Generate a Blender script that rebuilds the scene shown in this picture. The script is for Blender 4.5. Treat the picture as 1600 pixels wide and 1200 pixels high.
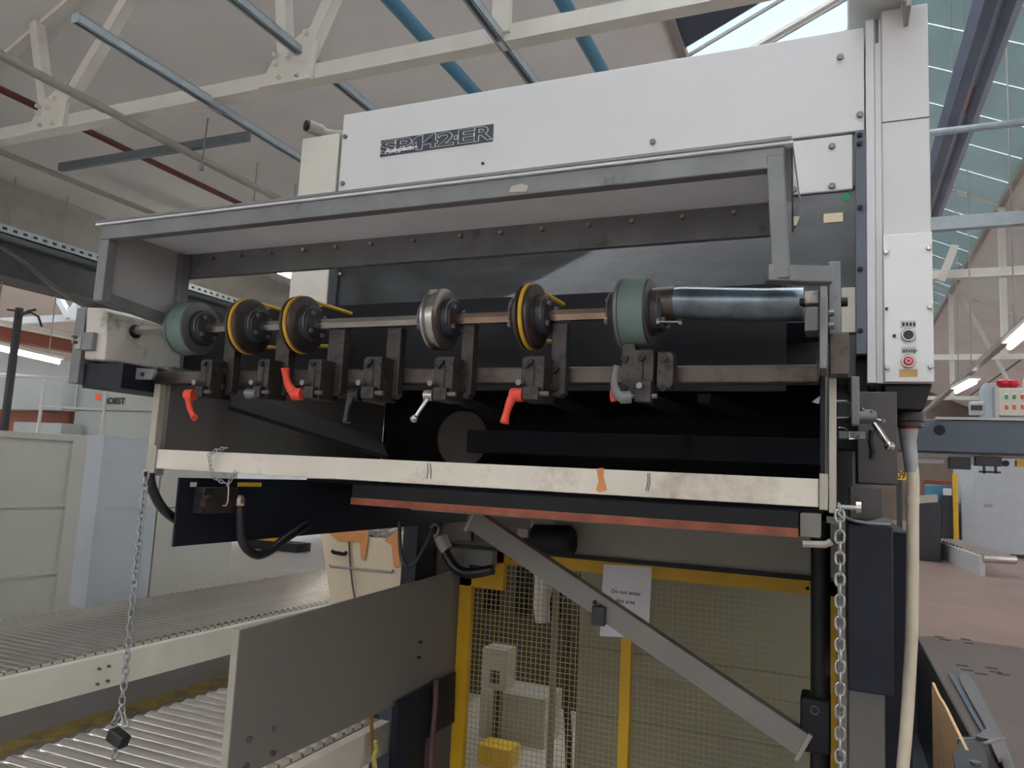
import bpy, bmesh, math, random
from mathutils import Vector, Matrix
random.seed(7)
for o in list(bpy.data.objects): bpy.data.objects.remove(o)
S = bpy.context.scene
C = S.collection
H = 1.6                      # camera height; every z below is measured from it

# ------------------------------------------------------------ camera
CR = Vector((0.91916259, 0.39080580, 0.04910142))
CU = Vector((0.00079451, -0.12650075, 0.99196619))
CF = Vector((-0.39387751, 0.91173921, 0.11658525))
FPX = 1185.87
cam = bpy.data.cameras.new('camera'); camo = bpy.data.objects.new('camera', cam); C.objects.link(camo)
camo.matrix_world = Matrix(((CR.x, CU.x, -CF.x, 0), (CR.y, CU.y, -CF.y, 0), (CR.z, CU.z, -CF.z, H), (0, 0, 0, 1)))
cam.sensor_fit = 'HORIZONTAL'; cam.sensor_width = 36; cam.lens = FPX/1600*36
cam.clip_start = 0.05; cam.clip_end = 300
S.camera = camo
# ------------------------------------------------------------ sky, exposure
w = bpy.data.worlds.new('sky'); S.world = w; w.use_nodes = True
wb = w.node_tree.nodes['Background']; wb.inputs[0].default_value = (0.87, 0.915, 1.0, 1); wb.inputs[1].default_value = 8.5
S.view_settings.view_transform = 'Standard'; S.view_settings.look = 'None'
S.view_settings.gamma = 1; S.view_settings.use_curve_mapping = False
S.view_settings.exposure = 1.2

# ------------------------------------------------------------ pixel to place
def ray(px, py):
    return CR*((px-800)/FPX) - CU*((py-600)/FPX) + CF
def PY(px, py, y): r = ray(px, py); return r*(y/r.y)
def PX(px, py, x): r = ray(px, py); return r*(x/r.x)
def PZ(px, py, z): r = ray(px, py); return r*(z/r.z)

# ------------------------------------------------------------ materials
def lin(c): return tuple(((v/255)/12.92 if v/255 <= .04045 else ((v/255+.055)/1.055)**2.4) for v in c) + (1,)
MATS = {}
def mat(name, c, rough=.5, metal=0, var=.12, scale=6, bump=0, dirt=None, dirt_amt=.45, dirt_scale=3, emit=None, spec=.5):
    """painted or bare surface with an even mottling; dirt = colour of its stains"""
    if name in MATS: return MATS[name]
    m = bpy.data.materials.new(name); m.use_nodes = True; MATS[name] = m
    nt = m.node_tree; b = nt.nodes['Principled BSDF']; L = nt.links.new
    b.inputs['Roughness'].default_value = rough; b.inputs['Metallic'].default_value = metal
    b.inputs['Specular IOR Level'].default_value = spec
    tc = nt.nodes.new('ShaderNodeTexCoord')
    n = nt.nodes.new('ShaderNodeTexNoise'); n.inputs['Scale'].default_value = scale; n.inputs['Detail'].default_value = 6
    L(tc.outputs['Object'], n.inputs['Vector'])
    r = nt.nodes.new('ShaderNodeValToRGB'); L(n.outputs['Fac'], r.inputs['Fac'])
    base = lin(c)
    r.color_ramp.elements[0].position = .3; r.color_ramp.elements[1].position = .7
    r.color_ramp.elements[0].color = tuple(v*(1-var) for v in base[:3])+(1,)
    r.color_ramp.elements[1].color = tuple(min(1, v*(1+var)) for v in base[:3])+(1,)
    col = r.outputs['Color']
    if dirt:
        n2 = nt.nodes.new('ShaderNodeTexNoise'); n2.inputs['Scale'].default_value = dirt_scale; n2.inputs['Detail'].default_value = 9
        n2.inputs['Roughness'].default_value = .7
        L(tc.outputs['Object'], n2.inputs['Vector'])
        r2 = nt.nodes.new('ShaderNodeValToRGB'); L(n2.outputs['Fac'], r2.inputs['Fac'])
        r2.color_ramp.elements[0].position = 1-dirt_amt-.03; r2.color_ramp.elements[1].position = 1-dirt_amt+.16
        mx = nt.nodes.new('ShaderNodeMix'); mx.data_type = 'RGBA'
        L(r2.outputs['Color'], mx.inputs[0]); L(col, mx.inputs[6]); mx.inputs[7].default_value = lin(dirt)
        col = mx.outputs[2]
    L(col, b.inputs['Base Color'])
    if bump:
        bp = nt.nodes.new('ShaderNodeBump'); bp.inputs['Strength'].default_value = bump; bp.inputs['Distance'].default_value = .002
        L(n.outputs['Fac'], bp.inputs['Height']); L(bp.outputs['Normal'], b.inputs['Normal'])
    if emit:
        b.inputs['Emission Color'].default_value = lin(c); b.inputs['Emission Strength'].default_value = emit
    return m
def glassy(name, tint, gloss, clear, rough=.05, scr=0):
    """a see-through pane: part transparent, part mirror"""
    m = bpy.data.materials.new(name); m.use_nodes = True; MATS[name] = m
    nt = m.node_tree; L = nt.links.new; nt.nodes.remove(nt.nodes['Principled BSDF']); out = nt.nodes['Material Output']
    t = nt.nodes.new('ShaderNodeBsdfTransparent'); t.inputs[0].default_value = lin(tint)
    g = nt.nodes.new('ShaderNodeBsdfGlossy'); g.inputs['Roughness'].default_value = rough; g.inputs[0].default_value = (1, 1, 1, 1)
    lw = nt.nodes.new('ShaderNodeFresnel'); lw.inputs[0].default_value = 1.5
    ma = nt.nodes.new('ShaderNodeMath'); ma.operation = 'MULTIPLY_ADD'; ma.inputs[1].default_value = 1; ma.inputs[2].default_value = gloss
    if scr: lw.inputs[0].default_value = 1.42
    L(lw.outputs[0], ma.inputs[0])
    mx = nt.nodes.new('ShaderNodeMixShader'); L(ma.outputs[0], mx.inputs[0]); L(t.outputs[0], mx.inputs[1]); L(g.outputs[0], mx.inputs[2])
    d = nt.nodes.new('ShaderNodeBsdfDiffuse'); d.inputs[0].default_value = lin((190, 200, 205))
    m2 = nt.nodes.new('ShaderNodeMixShader'); m2.inputs[0].default_value = 1-clear
    if scr:
        tc = nt.nodes.new('ShaderNodeTexCoord'); mp = nt.nodes.new('ShaderNodeMapping'); mp.inputs['Scale'].default_value = (1.5, 1.5, 4)
        n = nt.nodes.new('ShaderNodeTexNoise'); n.inputs['Scale'].default_value = 3; n.inputs['Detail'].default_value = 10; n.inputs['Roughness'].default_value = .75
        L(tc.outputs['Object'], mp.inputs[0]); L(mp.outputs[0], n.inputs['Vector'])
        rr = nt.nodes.new('ShaderNodeMapRange'); rr.inputs[1].default_value = .45; rr.inputs[2].default_value = .8; rr.inputs[3].default_value = (1-clear)*.4; rr.inputs[4].default_value = (1-clear)+scr
        L(n.outputs['Fac'], rr.inputs[0]); L(rr.outputs[0], m2.inputs[0])
    L(mx.outputs[0], m2.inputs[1]); L(d.outputs[0], m2.inputs[2]); L(m2.outputs[0], out.inputs[0])
    return m

M_ = dict(
    panel=mat('pale_grey_enamel', (205, 205, 203), .42, var=.03, scale=2.5),
    panelB=mat('white_enamel', (224, 224, 222), .35, var=.03),
    post=mat('cream_enamel', (202, 198, 186), .45, var=.04),
    slate=mat('slate_paint', (84, 92, 102), .5, var=.08),
    dark=mat('charcoal_paint', (44, 46, 50), .5, var=.2),
    black=mat('black_steel', (24, 26, 30), .5, var=.25, spec=.3),
    navy=mat('navy_black_paint', (26, 31, 42), .5, var=.15, spec=.3),
    hood=mat('worn_grey_paint', (118, 120, 120), .45, .3, var=.15, scale=12, dirt=(58, 52, 46), dirt_amt=.38, dirt_scale=14),
    hoodsheet=mat('galvanised_sheet', (226, 230, 234), .5, .05, var=.1, scale=3),
    rail=mat('oily_steel', (84, 76, 70), .42, .6, var=.2, scale=14, dirt=(52, 44, 38), dirt_amt=.45, dirt_scale=20),
    bracket=mat('greasy_cast_steel', (72, 68, 65), .5, .5, var=.3, scale=25, dirt=(34, 32, 30), dirt_amt=.5, dirt_scale=30),
    plate=mat('machined_steel', (120, 118, 120), .4, .6, var=.12, scale=20),
    steel=mat('bright_steel', (178, 174, 168), .25, .9, var=.08, scale=15),
    brass=mat('worn_shaft_steel', (172, 150, 132), .25, .85, var=.25, scale=12),
    bar=mat('silver_paint_bar', (214, 207, 192), .42, .1, var=.08, scale=5, dirt=(138, 122, 104), dirt_amt=.44, dirt_scale=2.6),  # dirt layer: real stains plus the bar's brown reflections painted in
    flange=mat('old_cream_paint', (168, 164, 150), .5, .1, var=.1, dirt=(96, 86, 72), dirt_amt=.35, dirt_scale=12),
    box=mat('greasy_white_paint', (186, 180, 168), .45, .1, var=.06, scale=5, dirt=(74, 62, 52), dirt_amt=.46, dirt_scale=11),
    tyre=mat('green_rubber', (100, 120, 113), .55, var=.06),
    belt=mat('yellow_belt', (204, 160, 48), .45, var=.15, scale=20),
    red=mat('red_plastic', (222, 74, 52), .4, var=.04),
    blackplastic=mat('black_plastic', (30, 30, 32), .4, var=.1),
    chain=mat('zinc_chain', (168, 170, 170), .3, .85, var=.15, scale=30),
    rubber=mat('black_rubber_hose', (32, 34, 36), .35, var=.1),
    yellow=mat('yellow_paint', (214, 168, 30), .5, var=.08, scale=5, dirt=(120, 95, 40), dirt_amt=.32),
    wire=mat('yellow_wire', (176, 158, 96), .5, var=.1),
    cavity=mat('flat_black', (18, 20, 24), .65, var=.2, spec=.15),  # near-black, low gloss, faint mottling
    mech=mat('dark_grey_cast', (74, 71, 69), .5, .1, var=.1),
    side=mat('dim_grey_paint', (98, 97, 93), .55, var=.06),
    far=mat('dull_machine_grey', (136, 137, 132), .6, var=.05, scale=2),
    guard=mat('guard_grey_paint', (124, 122, 116), .5, var=.05, scale=2),
    pillar=mat('brown_grey_paint', (98, 90, 82), .5, var=.08),
    greyfill=mat('machine_grey_green', (150, 152, 140), .5, var=.05, scale=2),
    wood=mat('red_plywood_edge', (150, 84, 60), .6, var=.3, scale=18),
    ply=mat('raw_plywood', (208, 170, 124), .65, var=.1, scale=5, dirt=(160, 122, 80), dirt_amt=.3),
    conv=mat('conveyor_cream_paint', (238, 229, 212), .5, var=.06, scale=4, dirt=(150, 140, 126), dirt_amt=.3),
    roller=mat('zinc_roller', (212, 208, 202), .2, .9, var=.08, scale=8, dirt=(140, 130, 122), dirt_amt=.3, dirt_scale=3),
    cab=mat('grey_green_panel', (184, 182, 173), .5, var=.04, scale=2),
    cabblue=mat('blue_grey_cabinet', (184, 190, 196), .5, var=.04, scale=2),
    white=mat('white_truss_paint', (214, 211, 200), .5, var=.05, scale=4),
    ceil=mat('ceiling_board', (222, 221, 217), .8, var=.05, scale=1.2),
    galv=mat('galvanised_strut', (168, 180, 184), .45, .15, var=.1, scale=12),
    blue=mat('blue_pipe_paint', (70, 128, 156), .4, var=.06),
    pipe=mat('grey_pipe_paint', (150, 146, 138), .5, var=.08),
    redpipe=mat('dark_red_pipe', (100, 50, 46), .5, var=.1),
    gutter=mat('dark_blue_grey_metal', (112, 122, 144), .5, var=.08, scale=3),
    paper=mat('paper', (222, 220, 222), .35, var=.02),
    ink=mat('black_ink', (28, 28, 30), .6, var=.02),
    inkwhite=mat('white_ink', (226, 226, 226), .6, var=.02),
    logo=mat('dark_grey_plate', (58, 64, 72), .45, var=.06),
    tape=mat('tan_tape', (196, 158, 96), .5, var=.08),
    label=mat('grey_label', (186, 186, 184), .5, var=.03),
    green=mat('green_sticker', (26, 150, 96), .5, var=.03),
    hose=mat('cream_conduit', (206, 196, 172), .5, var=.06, scale=14, dirt=(150, 130, 100), dirt_amt=.34, dirt_scale=10),
    greytape=mat('silver_tape', (150, 152, 154), .35, .3, var=.1, scale=20),
    redtape=mat('red_tape', (196, 40, 58), .45, var=.05),
    bin=mat('cream_bin_paint', (216, 200, 172), .5, var=.04, dirt=(190, 150, 110), dirt_amt=.3),
    orange=mat('orange_rag', (206, 138, 84), .7, var=.12, scale=12),
    strap=mat('ochre_strap', (168, 128, 62), .7, var=.1),
    tube=mat('fluorescent_tube', (255, 250, 236), .4, emit=9, var=0),
    wall=mat('factory_wall', (186, 184, 180), .8, var=.08, scale=1),
    brown=mat('rust_brown_beam', (128, 72, 54), .6, var=.15, scale=3),
    cream=mat('cream_control_box', (206, 200, 182), .45, var=.03),
    foil=mat('foil_tape', (104, 114, 120), .3, .8, var=.4, scale=22, bump=.5),
    mauve=mat('mauve_hose', (96, 66, 68), .5, var=.1),
    signyel=mat('yellow_sign', (222, 182, 50), .5, var=.03),
)
M_['glass'] = glassy('skylight_glass', (240, 242, 242), .02, .72, .02)
M_['duskglass'] = glassy('weathered_skylight_glass', (150, 164, 160), .01, .55, .06)
M_['perspex'] = glassy('scratched_perspex', (118, 124, 132), .0, .905, .03, .08)

# ------------------------------------------------------------ mesh helpers
WO = {}                     # object name -> world origin
class MB:
    def __init__(s): s.bm = bmesh.new()
    def box(s, x0, x1, y0, y1, z0, z1):
        v = [s.bm.verts.new((x, y, z)) for x in sorted((x0, x1)) for y in sorted((y0, y1)) for z in sorted((z0, z1))]
        for f in ((0, 1, 3, 2), (4, 6, 7, 5), (0, 4, 5, 1), (2, 3, 7, 6), (0, 2, 6, 4), (1, 5, 7, 3)): s.bm.faces.new([v[i] for i in f])
        return s
    def bar(s, a, b, wd, ht, up=(0, 0, 1), ext=0):
        a = Vector(a); b = Vector(b); d = (b-a).normalized(); u = Vector(up); sd = d.cross(u).normalized(); u = sd.cross(d).normalized()
        a = a-d*ext; b = b+d*ext; vs = []
        for p in (a, b):
            vs += [s.bm.verts.new(p+sd*i*wd/2+u*j*ht/2) for i, j in ((-1, -1), (1, -1), (1, 1), (-1, 1))]
        for f in ((3, 2, 1, 0), (4, 5, 6, 7), (0, 1, 5, 4), (1, 2, 6, 5), (2, 3, 7, 6), (3, 0, 4, 7)): s.bm.faces.new([vs[i] for i in f])
        return s
    def prism(s, pts, off):
        """closed polygon of 3D points pushed along off"""
        off = Vector(off); n = len(pts); a = [s.bm.verts.new(p) for p in pts]; b = [s.bm.verts.new(Vector(p)+off) for p in pts]
        s.bm.faces.new(a[::-1]); s.bm.faces.new(b)
        for i in range(n): s.bm.faces.new((a[i], a[(i+1) % n], b[(i+1) % n], b[i]))
        return s
    def tube(s, pts, r, n=10, closed=False, flat=None):
        pts = [Vector(p) for p in pts]; m = len(pts); rr = r if isinstance(r, (list, tuple)) else [r]*m; rings = []
        ref = None
        for i, p in enumerate(pts):
            if closed: d = pts[(i+1) % m]-pts[i-1]
            else: d = pts[min(i+1, m-1)]-pts[max(i-1, 0)]
            d.normalize()
            if ref is None: ref = Vector((0, 0, 1)) if abs(d.z) < .9 else Vector((1, 0, 0))
            sd = d.cross(ref)
            if sd.length < 1e-4: sd = d.cross(Vector((0, 1, 0)))
            sd.normalize(); u = sd.cross(d).normalized(); ref = u
            fa = flat or (1, 1)
            rings.append([s.bm.verts.new(p+(sd*math.cos(2*math.pi*k/n)*fa[0]+u*math.sin(2*math.pi*k/n)*fa[1])*rr[i]) for k in range(n)])
        for i in range(m if closed else m-1):
            A = rings[i]; B = rings[(i+1) % m]
            for k in range(n): s.bm.faces.new((A[k], A[(k+1) % n], B[(k+1) % n], B[k]))
        if not closed: s.bm.faces.new(rings[0][::-1]); s.bm.faces.new(rings[-1])
        return s
    def hose(s, pts, r, n=12, k=6, flat=None):
        P = [Vector(p) for p in pts]; out = []
        for i in range(len(P)-1):
            p0, p1, p2, p3 = P[max(i-1, 0)], P[i], P[i+1], P[min(i+2, len(P)-1)]
            for j in range(k):
                t = j/k; out.append(.5*((2*p1)+(p2-p0)*t+(2*p0-5*p1+4*p2-p3)*t*t+(3*p1-p0-3*p2+p3)*t**3))
        return s.tube(out+[P[-1]], r, n, False, flat)
    def cyl(s, a, b, r, r2=None, n=20): return s.tube([a, b], [r, r if r2 is None else r2], n)
    def lathe_x(s, cx, cy, cz, prof, n=40):
        """prof: (dx, radius) turned about an X axis through (cy, cz)"""
        rings = [[s.bm.verts.new((cx+dx, cy+r*math.cos(2*math.pi*k/n), cz+r*math.sin(2*math.pi*k/n))) for k in range(n)] for dx, r in prof]
        for A, B in zip(rings, rings[1:]):
            for k in range(n): s.bm.faces.new((A[k], A[(k+1) % n], B[(k+1) % n], B[k]))
        s.bm.faces.new(rings[0][::-1]); s.bm.faces.new(rings[-1])
        return s
    def ball(s, c, r, n=12):
        bmesh.ops.create_uvsphere(s.bm, u_segments=n, v_segments=n-4, radius=r, matrix=Matrix.Translation(Vector(c))); return s
    def build(s, name, m, parent=None, bev=0, origin=None):
        bmesh.ops.recalc_face_normals(s.bm, faces=s.bm.faces[:])
        cs = [v.co for v in s.bm.verts]
        if origin is None: origin = Vector([(min(c[i] for c in cs)+max(c[i] for c in cs))/2 for i in range(3)])
        else: origin = Vector(origin)
        for v in s.bm.verts: v.co = v.co-origin
        me = bpy.data.meshes.new(name); s.bm.to_mesh(me); s.bm.free(); me.materials.append(m if not isinstance(m, str) else M_[m])
        me.polygons.foreach_set('use_smooth', [True]*len(me.polygons)); me.set_sharp_from_angle(angle=.6)
        o = bpy.data.objects.new(name, me); C.objects.link(o)
        WO[o.name] = origin
        o.location = origin+Vector((0, 0, H))
        if parent: o.parent = parent; o.location = origin-WO[parent.name]
        if bev:
            b = o.modifiers.new('bevel', 'BEVEL'); b.width = bev; b.segments = 2; b.limit_method = 'ANGLE'; b.angle_limit = .7
        return o
def pbox(px0, py0, px1, py1, y, d, mb=None):
    """a box whose front face fills that patch of the view at depth y, d deep"""
    xm, ym = (px0+px1)/2, (py0+py1)/2
    return (mb or MB()).box(PY(px0, ym, y).x, PY(px1, ym, y).x, y, y+d, PY(xm, py1, y).z, PY(xm, py0, y).z)
def tag(o, label=None, cat=None, group=None, kind=None):
    for k, v in (('label', label), ('category', cat), ('group', group), ('kind', kind)):
        if v: o[k] = v
    return o
def thing(name, label, cat, loc, group=None):
    o = bpy.data.objects.new(name, None); C.objects.link(o); WO[o.name] = Vector(loc); o.location = Vector(loc)+Vector((0, 0, H))
    o.empty_display_size = .1
    return tag(o, label, cat, group)
def clone(o, parent, shift=(0, 0, 0)):
    c = o.copy(); C.objects.link(c); c.parent = parent; c.location = o.location+Vector(shift); WO[c.name] = WO[o.name]+Vector(shift)
    for ch in o.children: clone(ch, c)
    return c
def st(o): o['kind'] = 'structure'; return o
def text(name, body, m, parent, x, y, z, size, sx=1, off=0, depth=.0008, bold=0, face='front', shear=0):
    cu = bpy.data.curves.new(name, 'FONT'); cu.body = body; cu.size = size; cu.offset = off+bold; cu.extrude = depth; cu.shear = shear
    cu.resolution_u = 3
    t = bpy.data.objects.new(name, cu); C.objects.link(t)
    bpy.context.view_layer.update()
    me = bpy.data.meshes.new_from_object(t.evaluated_get(bpy.context.evaluated_depsgraph_get()))
    bpy.data.objects.remove(t)
    bm = bmesh.new(); bm.from_mesh(me); bpy.data.meshes.remove(me)
    for v in bm.verts:
        a, b, c = v.co
        v.co = (x+a*sx, y-c, z+b) if face == 'front' else (x+c, y+a*sx, z+b)
    mb = MB(); mb.bm.free(); mb.bm = bm
    return mb.build(name, m, parent)
def arc(c, r, a0, a1, n, plane='yz'):
    out = []
    for i in range(n+1):
        a = a0+(a1-a0)*i/n; u, v = r*math.cos(a), r*math.sin(a)
        out.append(Vector((c[0], c[1]+u, c[2]+v)) if plane == 'yz' else Vector((c[0]+u, c[1], c[2]+v)))
    return out

exec_order = []
# ============================================================ SETTING
FL = -H
# floor with the service trench beside the press
PX0, PX1, PYE, PYS = .30, .82, 10.1, -3
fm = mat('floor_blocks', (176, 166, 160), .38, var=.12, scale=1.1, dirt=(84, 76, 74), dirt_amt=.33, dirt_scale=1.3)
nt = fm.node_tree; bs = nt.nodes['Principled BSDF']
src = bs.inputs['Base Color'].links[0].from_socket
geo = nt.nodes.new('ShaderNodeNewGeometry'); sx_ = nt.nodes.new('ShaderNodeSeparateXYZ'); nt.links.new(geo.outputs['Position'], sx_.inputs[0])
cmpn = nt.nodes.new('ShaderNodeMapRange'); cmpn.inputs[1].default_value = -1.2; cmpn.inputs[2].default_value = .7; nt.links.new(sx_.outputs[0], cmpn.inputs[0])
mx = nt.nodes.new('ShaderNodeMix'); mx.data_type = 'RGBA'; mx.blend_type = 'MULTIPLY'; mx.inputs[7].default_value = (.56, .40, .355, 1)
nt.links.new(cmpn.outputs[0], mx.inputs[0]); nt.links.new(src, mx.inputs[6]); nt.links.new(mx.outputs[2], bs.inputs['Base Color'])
f = MB()
f.box(-26, PX0, -14, 52, FL-.2, FL); f.box(PX1, 16, -14, 52, FL-.2, FL); f.box(PX0, PX1, PYE, 52, FL-.2, FL); f.box(PX0, PX1, -14, PYS, FL-.2, FL)
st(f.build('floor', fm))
f = MB(); f.box(PX0-.1, PX1+.1, PYS, PYE, FL-1.2, FL-1.1); f.box(PX0-.06, PX0-.01, PYS, PYE, FL-1.1, FL-.2); f.box(PX1+.01, PX1+.06, PYS, PYE, FL-1.1, FL-.2)
f.box(PX0-.06, PX1+.06, PYE+.01, PYE+.06, FL-1.15, FL-.2); f.box(PX0-.06, PX1+.06, PYS-.06, PYS-.01, FL-1.15, FL-.2)
st(f.build('floor_trench', 'dark'))
st(MB().box(-26, -25.8, -14, 52, FL, 9).build('wall_left', 'wall'))
st(MB().box(-26, 16, 50, 50.2, FL, 9.5).build('wall_back', mat('dim_brown_wall', (116, 104, 92), .8, var=.2, scale=.6)))
st(MB().box(12.4, 12.6, -14, 52, FL, 5).build('wall_right', 'wall'))
st(MB().box(-26, 16, -14.2, -14, FL, 9.5).build('wall_front', 'wall'))
# gable roof: ridge at x .61, glass either side of it, boarded slopes below
RX, RZ, SL = .61, 7.94, .466
def roofz(x): return RZ-SL*abs(x-RX)
def slope(x0, x1, y0, y1, lift=0, th=.08):
    return [(x0, y0, roofz(x0)+lift), (x1, y0, roofz(x1)+lift), (x1, y1, roofz(x1)+lift), (x0, y1, roofz(x0)+lift)], (0, 0, th)
st(MB().prism(*slope(-9.6, -2.2, -12, 50)).build('ceiling', 'ceil'))
st(MB().prism(*slope(3.42, 10.8, -12, 50)).build('ceiling', 'ceil'))
# the next bay beyond the left valley
st(MB().prism([(-9.6, -12, 3.18), (-9.6, 50, 3.18), (-10.4, 50, 3.55), (-10.4, -12, 3.55)], (0, 0, .08)).build('ceiling', mat('brown_ceiling_board', (186, 172, 158), .8, var=.06, scale=1)))
st(MB().prism([(-10.4, -12, 3.56), (-10.4, 50, 3.56), (-17, 50, 6.59), (-17, -12, 6.59)], (0, 0, .008)).build('widened_skylight', 'glass'))  # unseen bay glass, widened to bring more daylight to the left side
st(MB().prism([(-17, -12, 6.58), (-17, 50, 6.58), (-26, 50, 3.2), (-26, -12, 3.2)], (0, 0, .08)).build('ceiling', 'brown_ceiling_board' in MATS and MATS['brown_ceiling_board']))
# board seams on the slopes
sm = MB()
for y in (4.62,):
    sm.prism([(x, yy, roofz(x)-.004) for x, yy in ((-9.5, y), (-2.3, y), (-2.3, y+.03), (-9.5, y+.03))], (0, 0, .01))
st(sm.build('trim_1', 'dark'))
sm = MB()
for x in (6.4, 9):
    sm.prism([(xx, yy, roofz(xx)-.004) for xx, yy in ((x, 3), (x+.05, 3), (x+.05, 48), (x, 48))], (0, 0, .01))
st(sm.build('trim_2', 'dark'))
# skylights
st(MB().prism(*slope(-2.2, RX, 11.0, 50, .02, .008)).build('window_1', 'glass'))
st(MB().prism(*slope(-2.2, RX, -12, 9.7, .02, .008)).build('window_2', 'glass'))
wn = MB(); y = -11.5
while y < 48:
    wn.prism(*slope(RX, 3.42, y, y+1.285, .02, .008)); y += 1.3
st(wn.build('window_3', 'duskglass'))
st(MB().prism(*slope(-2.25, RX, 9.7, 11.0, -.06, .12)).build('trim_3', mat('deep_blue_flashing', (58, 66, 88), .5, var=.05)))
mm = MB(); y = -11.5
while y < 48:
    mm.bar((-2.2, y, roofz(-2.2)-.01), (RX, y, roofz(RX)-.01), .035, .05)
    y += .95
for x in (-2.2, RX, 3.42): mm.box(x-.06, x+.06, -12, 50, roofz(x)-.1, roofz(x)+.03)
st(mm.build('trim_4', 'pipe'))
# dark trough under the right glazing
GX = .307*3.55
g = MB()
g.prism([(x, -8, z) for x, z in ((.93, 3.66), (.98, 3.55), (1.06, 3.52), (1.12, 3.56), (1.18, 3.52), (1.235, 3.55), (1.26, 3.66))], (0, 19, 0))
st(g.build('trim_5', 'gutter'))
st(MB().box(1.075, 1.115, 7.3, 7.8, 3.545, 3.553).build('trim_6', 'brown'))
# left valley
g = MB(); g.box(-9.85, -9.35, -12, 50, 2.62, 3.24); st(g.build('trim_7', 'pipe'))

# trusses
def truss(Y, label):
    t = thing('roof_truss', label, 'roof truss', (-4, Y, 3.1), 'white roof trusses')
    MB().box(-9.5, 10.7, Y-.06, Y+.06, 3.045, 3.17).build('bottom_chord', 'white', t)
    for x0, x1 in ((-9.5, RX), (RX, 10.7)):
        MB().bar((x0, Y, roofz(x0)-.015), (x1, Y, roofz(x1)-.015), .1, .06).build('top_chord', 'white', t)
    def rodz(x): return roofz(x)-.02
    for xn in (-6.92, -4.06, 5.28, 8.14):
        sgn = 1 if xn < RX else -1
        MB().bar((xn-.06*sgn, Y-.05, 3.15), (xn-.42*sgn, Y-.05, rodz(xn-.42*sgn)), .1, .1, (0, 1, 0)).build('strut', 'white', t)
        MB().bar((xn+.12*sgn, Y-.05, 3.2), (xn+1.55*sgn, Y-.05, rodz(xn+1.55*sgn)), .1, .1, (0, 1, 0)).build('strut', 'white', t)
        gp = MB().prism([(xn-.30*sgn, Y-.102, 3.03), (xn+.22*sgn, Y-.102, 3.03), (xn+.24*sgn, Y-.102, 3.36), (xn+.20*sgn, Y-.102, 3.48), (xn-.10*sgn, Y-.102, 3.33), (xn-.20*sgn, Y-.102, 3.2)], (0, .04, 0)).build('gusset_plate', 'white', t, .003)
        if Y < 5:
            for dx, dz in ((-.13, .15), (-.12, .08), (.0, .12), (.08, .2), (.16, .29), (-.08, -.04), (.1, -.05)):
                MB().cyl((xn+dx*sgn, Y-.10, 3.12+dz), (xn+dx*sgn, Y-.145, 3.12+dz), .02, n=6).build('bolt', 'white', gp)
    for xn in (-2.2, .61, 3.42):
        MB().box(xn-.07, xn+.07, Y-.09, Y-.05, 3.1, rodz(xn)).build('king_post', 'white', t)
    return t
for Y, l in ((4.65, 'nearest white steel roof truss with bolted gusset plates above the machine'),
             (12.1, 'second white roof truss, seen right of the control column below the skylight'),
             (19.6, 'white roof truss third from the front, right of the control column'),
             (28, 'farthest white roof truss, low in the gap above the slate gantry beam'),
             (-3.5, 'white roof truss overhead behind the camera position')):
    if Y > 0: truss(Y, l)

# services under the roof (each runs along the bay)
def run(name, label, cat, pa, pb, z, m, r=None, wh=None, group=None):
    a = PZ(*pa, z); b = PZ(*pb, z); x = (a.x+b.x)/2; a.x = b.x = x
    mb = MB().cyl(a, b, r, n=14) if r else MB().bar(a, b, *wh)
    return tag(mb.build(name, m, None), label, cat, group), a, b
def extend(z, xz, y0, y1): return (xz*z, y0, z), (xz*z, y1, z)
def runx(name, label, cat, xz, z, y0, y1, m, r=None, wh=None, group=None):
    a, b = extend(z, xz, y0, y1)
    mb = MB().cyl(a, b, r, n=14) if r else MB().bar(a, b, *wh)
    return tag(mb.build(name, m), label, cat, group)
def strut(label, xz, z, y0, y1, slots=False):
    t = thing('ceiling_strut', label, 'strut', (xz*z, y0, z), 'galvanised ceiling struts')
    x = xz*z; h = .066
    mb = MB(); mb.box(x-h/2, x-h/2+.004, y0, y1, z, z+h); mb.box(x+h/2-.004, x+h/2, y0, y1, z, z+h); mb.box(x-h/2, x+h/2, y0, y1, z+h-.004, z+h)
    mb.box(x-h/2, x-h/4, y0, y1, z, z+.004); mb.box(x+h/4, x+h/2, y0, y1, z, z+.004)
    mb.build('channel', 'galv', t)
    if slots:
        s_ = MB(); y = y0+.1
        while y < y1-.05 and y < y0+7: s_.box(x-h/2-.001, x-h/2, y, y+.03, z+.012, z+.03); y += .07
        s_.build('slot_row', 'dark', t)
    MB().box(x-h/2-.002, x+h/2+.002, y0-.004, y0, z-.002, z+h+.002).build('end_cap', 'galv', t)
    return t
strut('galvanised strut with a square open end, leftmost of the bare struts overhead', -1.646, 3.0, 3.35, 4.78)
strut('galvanised strut continuing behind the leftmost bare strut toward the machine', -1.652, 3.04, 4.70, 12.5)
strut('slotted galvanised strut running up to the bolted gusset plate', -1.222, 3.25, 3.0, 16, True)
strut('galvanised strut crossing under the truss beside its vertical post', -.727, 3.04, 2.5, 14, True)
runx('ceiling_pipe', 'fat grey pipe running high along the left ceiling slope', 'pipe', -1.971, 2.98, 2.4, 30, 'pipe', r=.036)
runx('ceiling_conduit', 'thin grey conduit just above the fat grey pipe', 'pipe', -1.99, 3.12, 2.6, 30, 'pipe', r=.016)
runx('ceiling_pipe', 'slim pale pipe lowest along the left ceiling slope', 'pipe', -2.62, 3.0, 3, 30, 'pipe', r=.03)
runx('sprinkler_pipe', 'dark red sprinkler pipe crossing the left ceiling', 'pipe', -2.162, 3.35, 2.5, 30, 'redpipe', r=.034)
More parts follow.
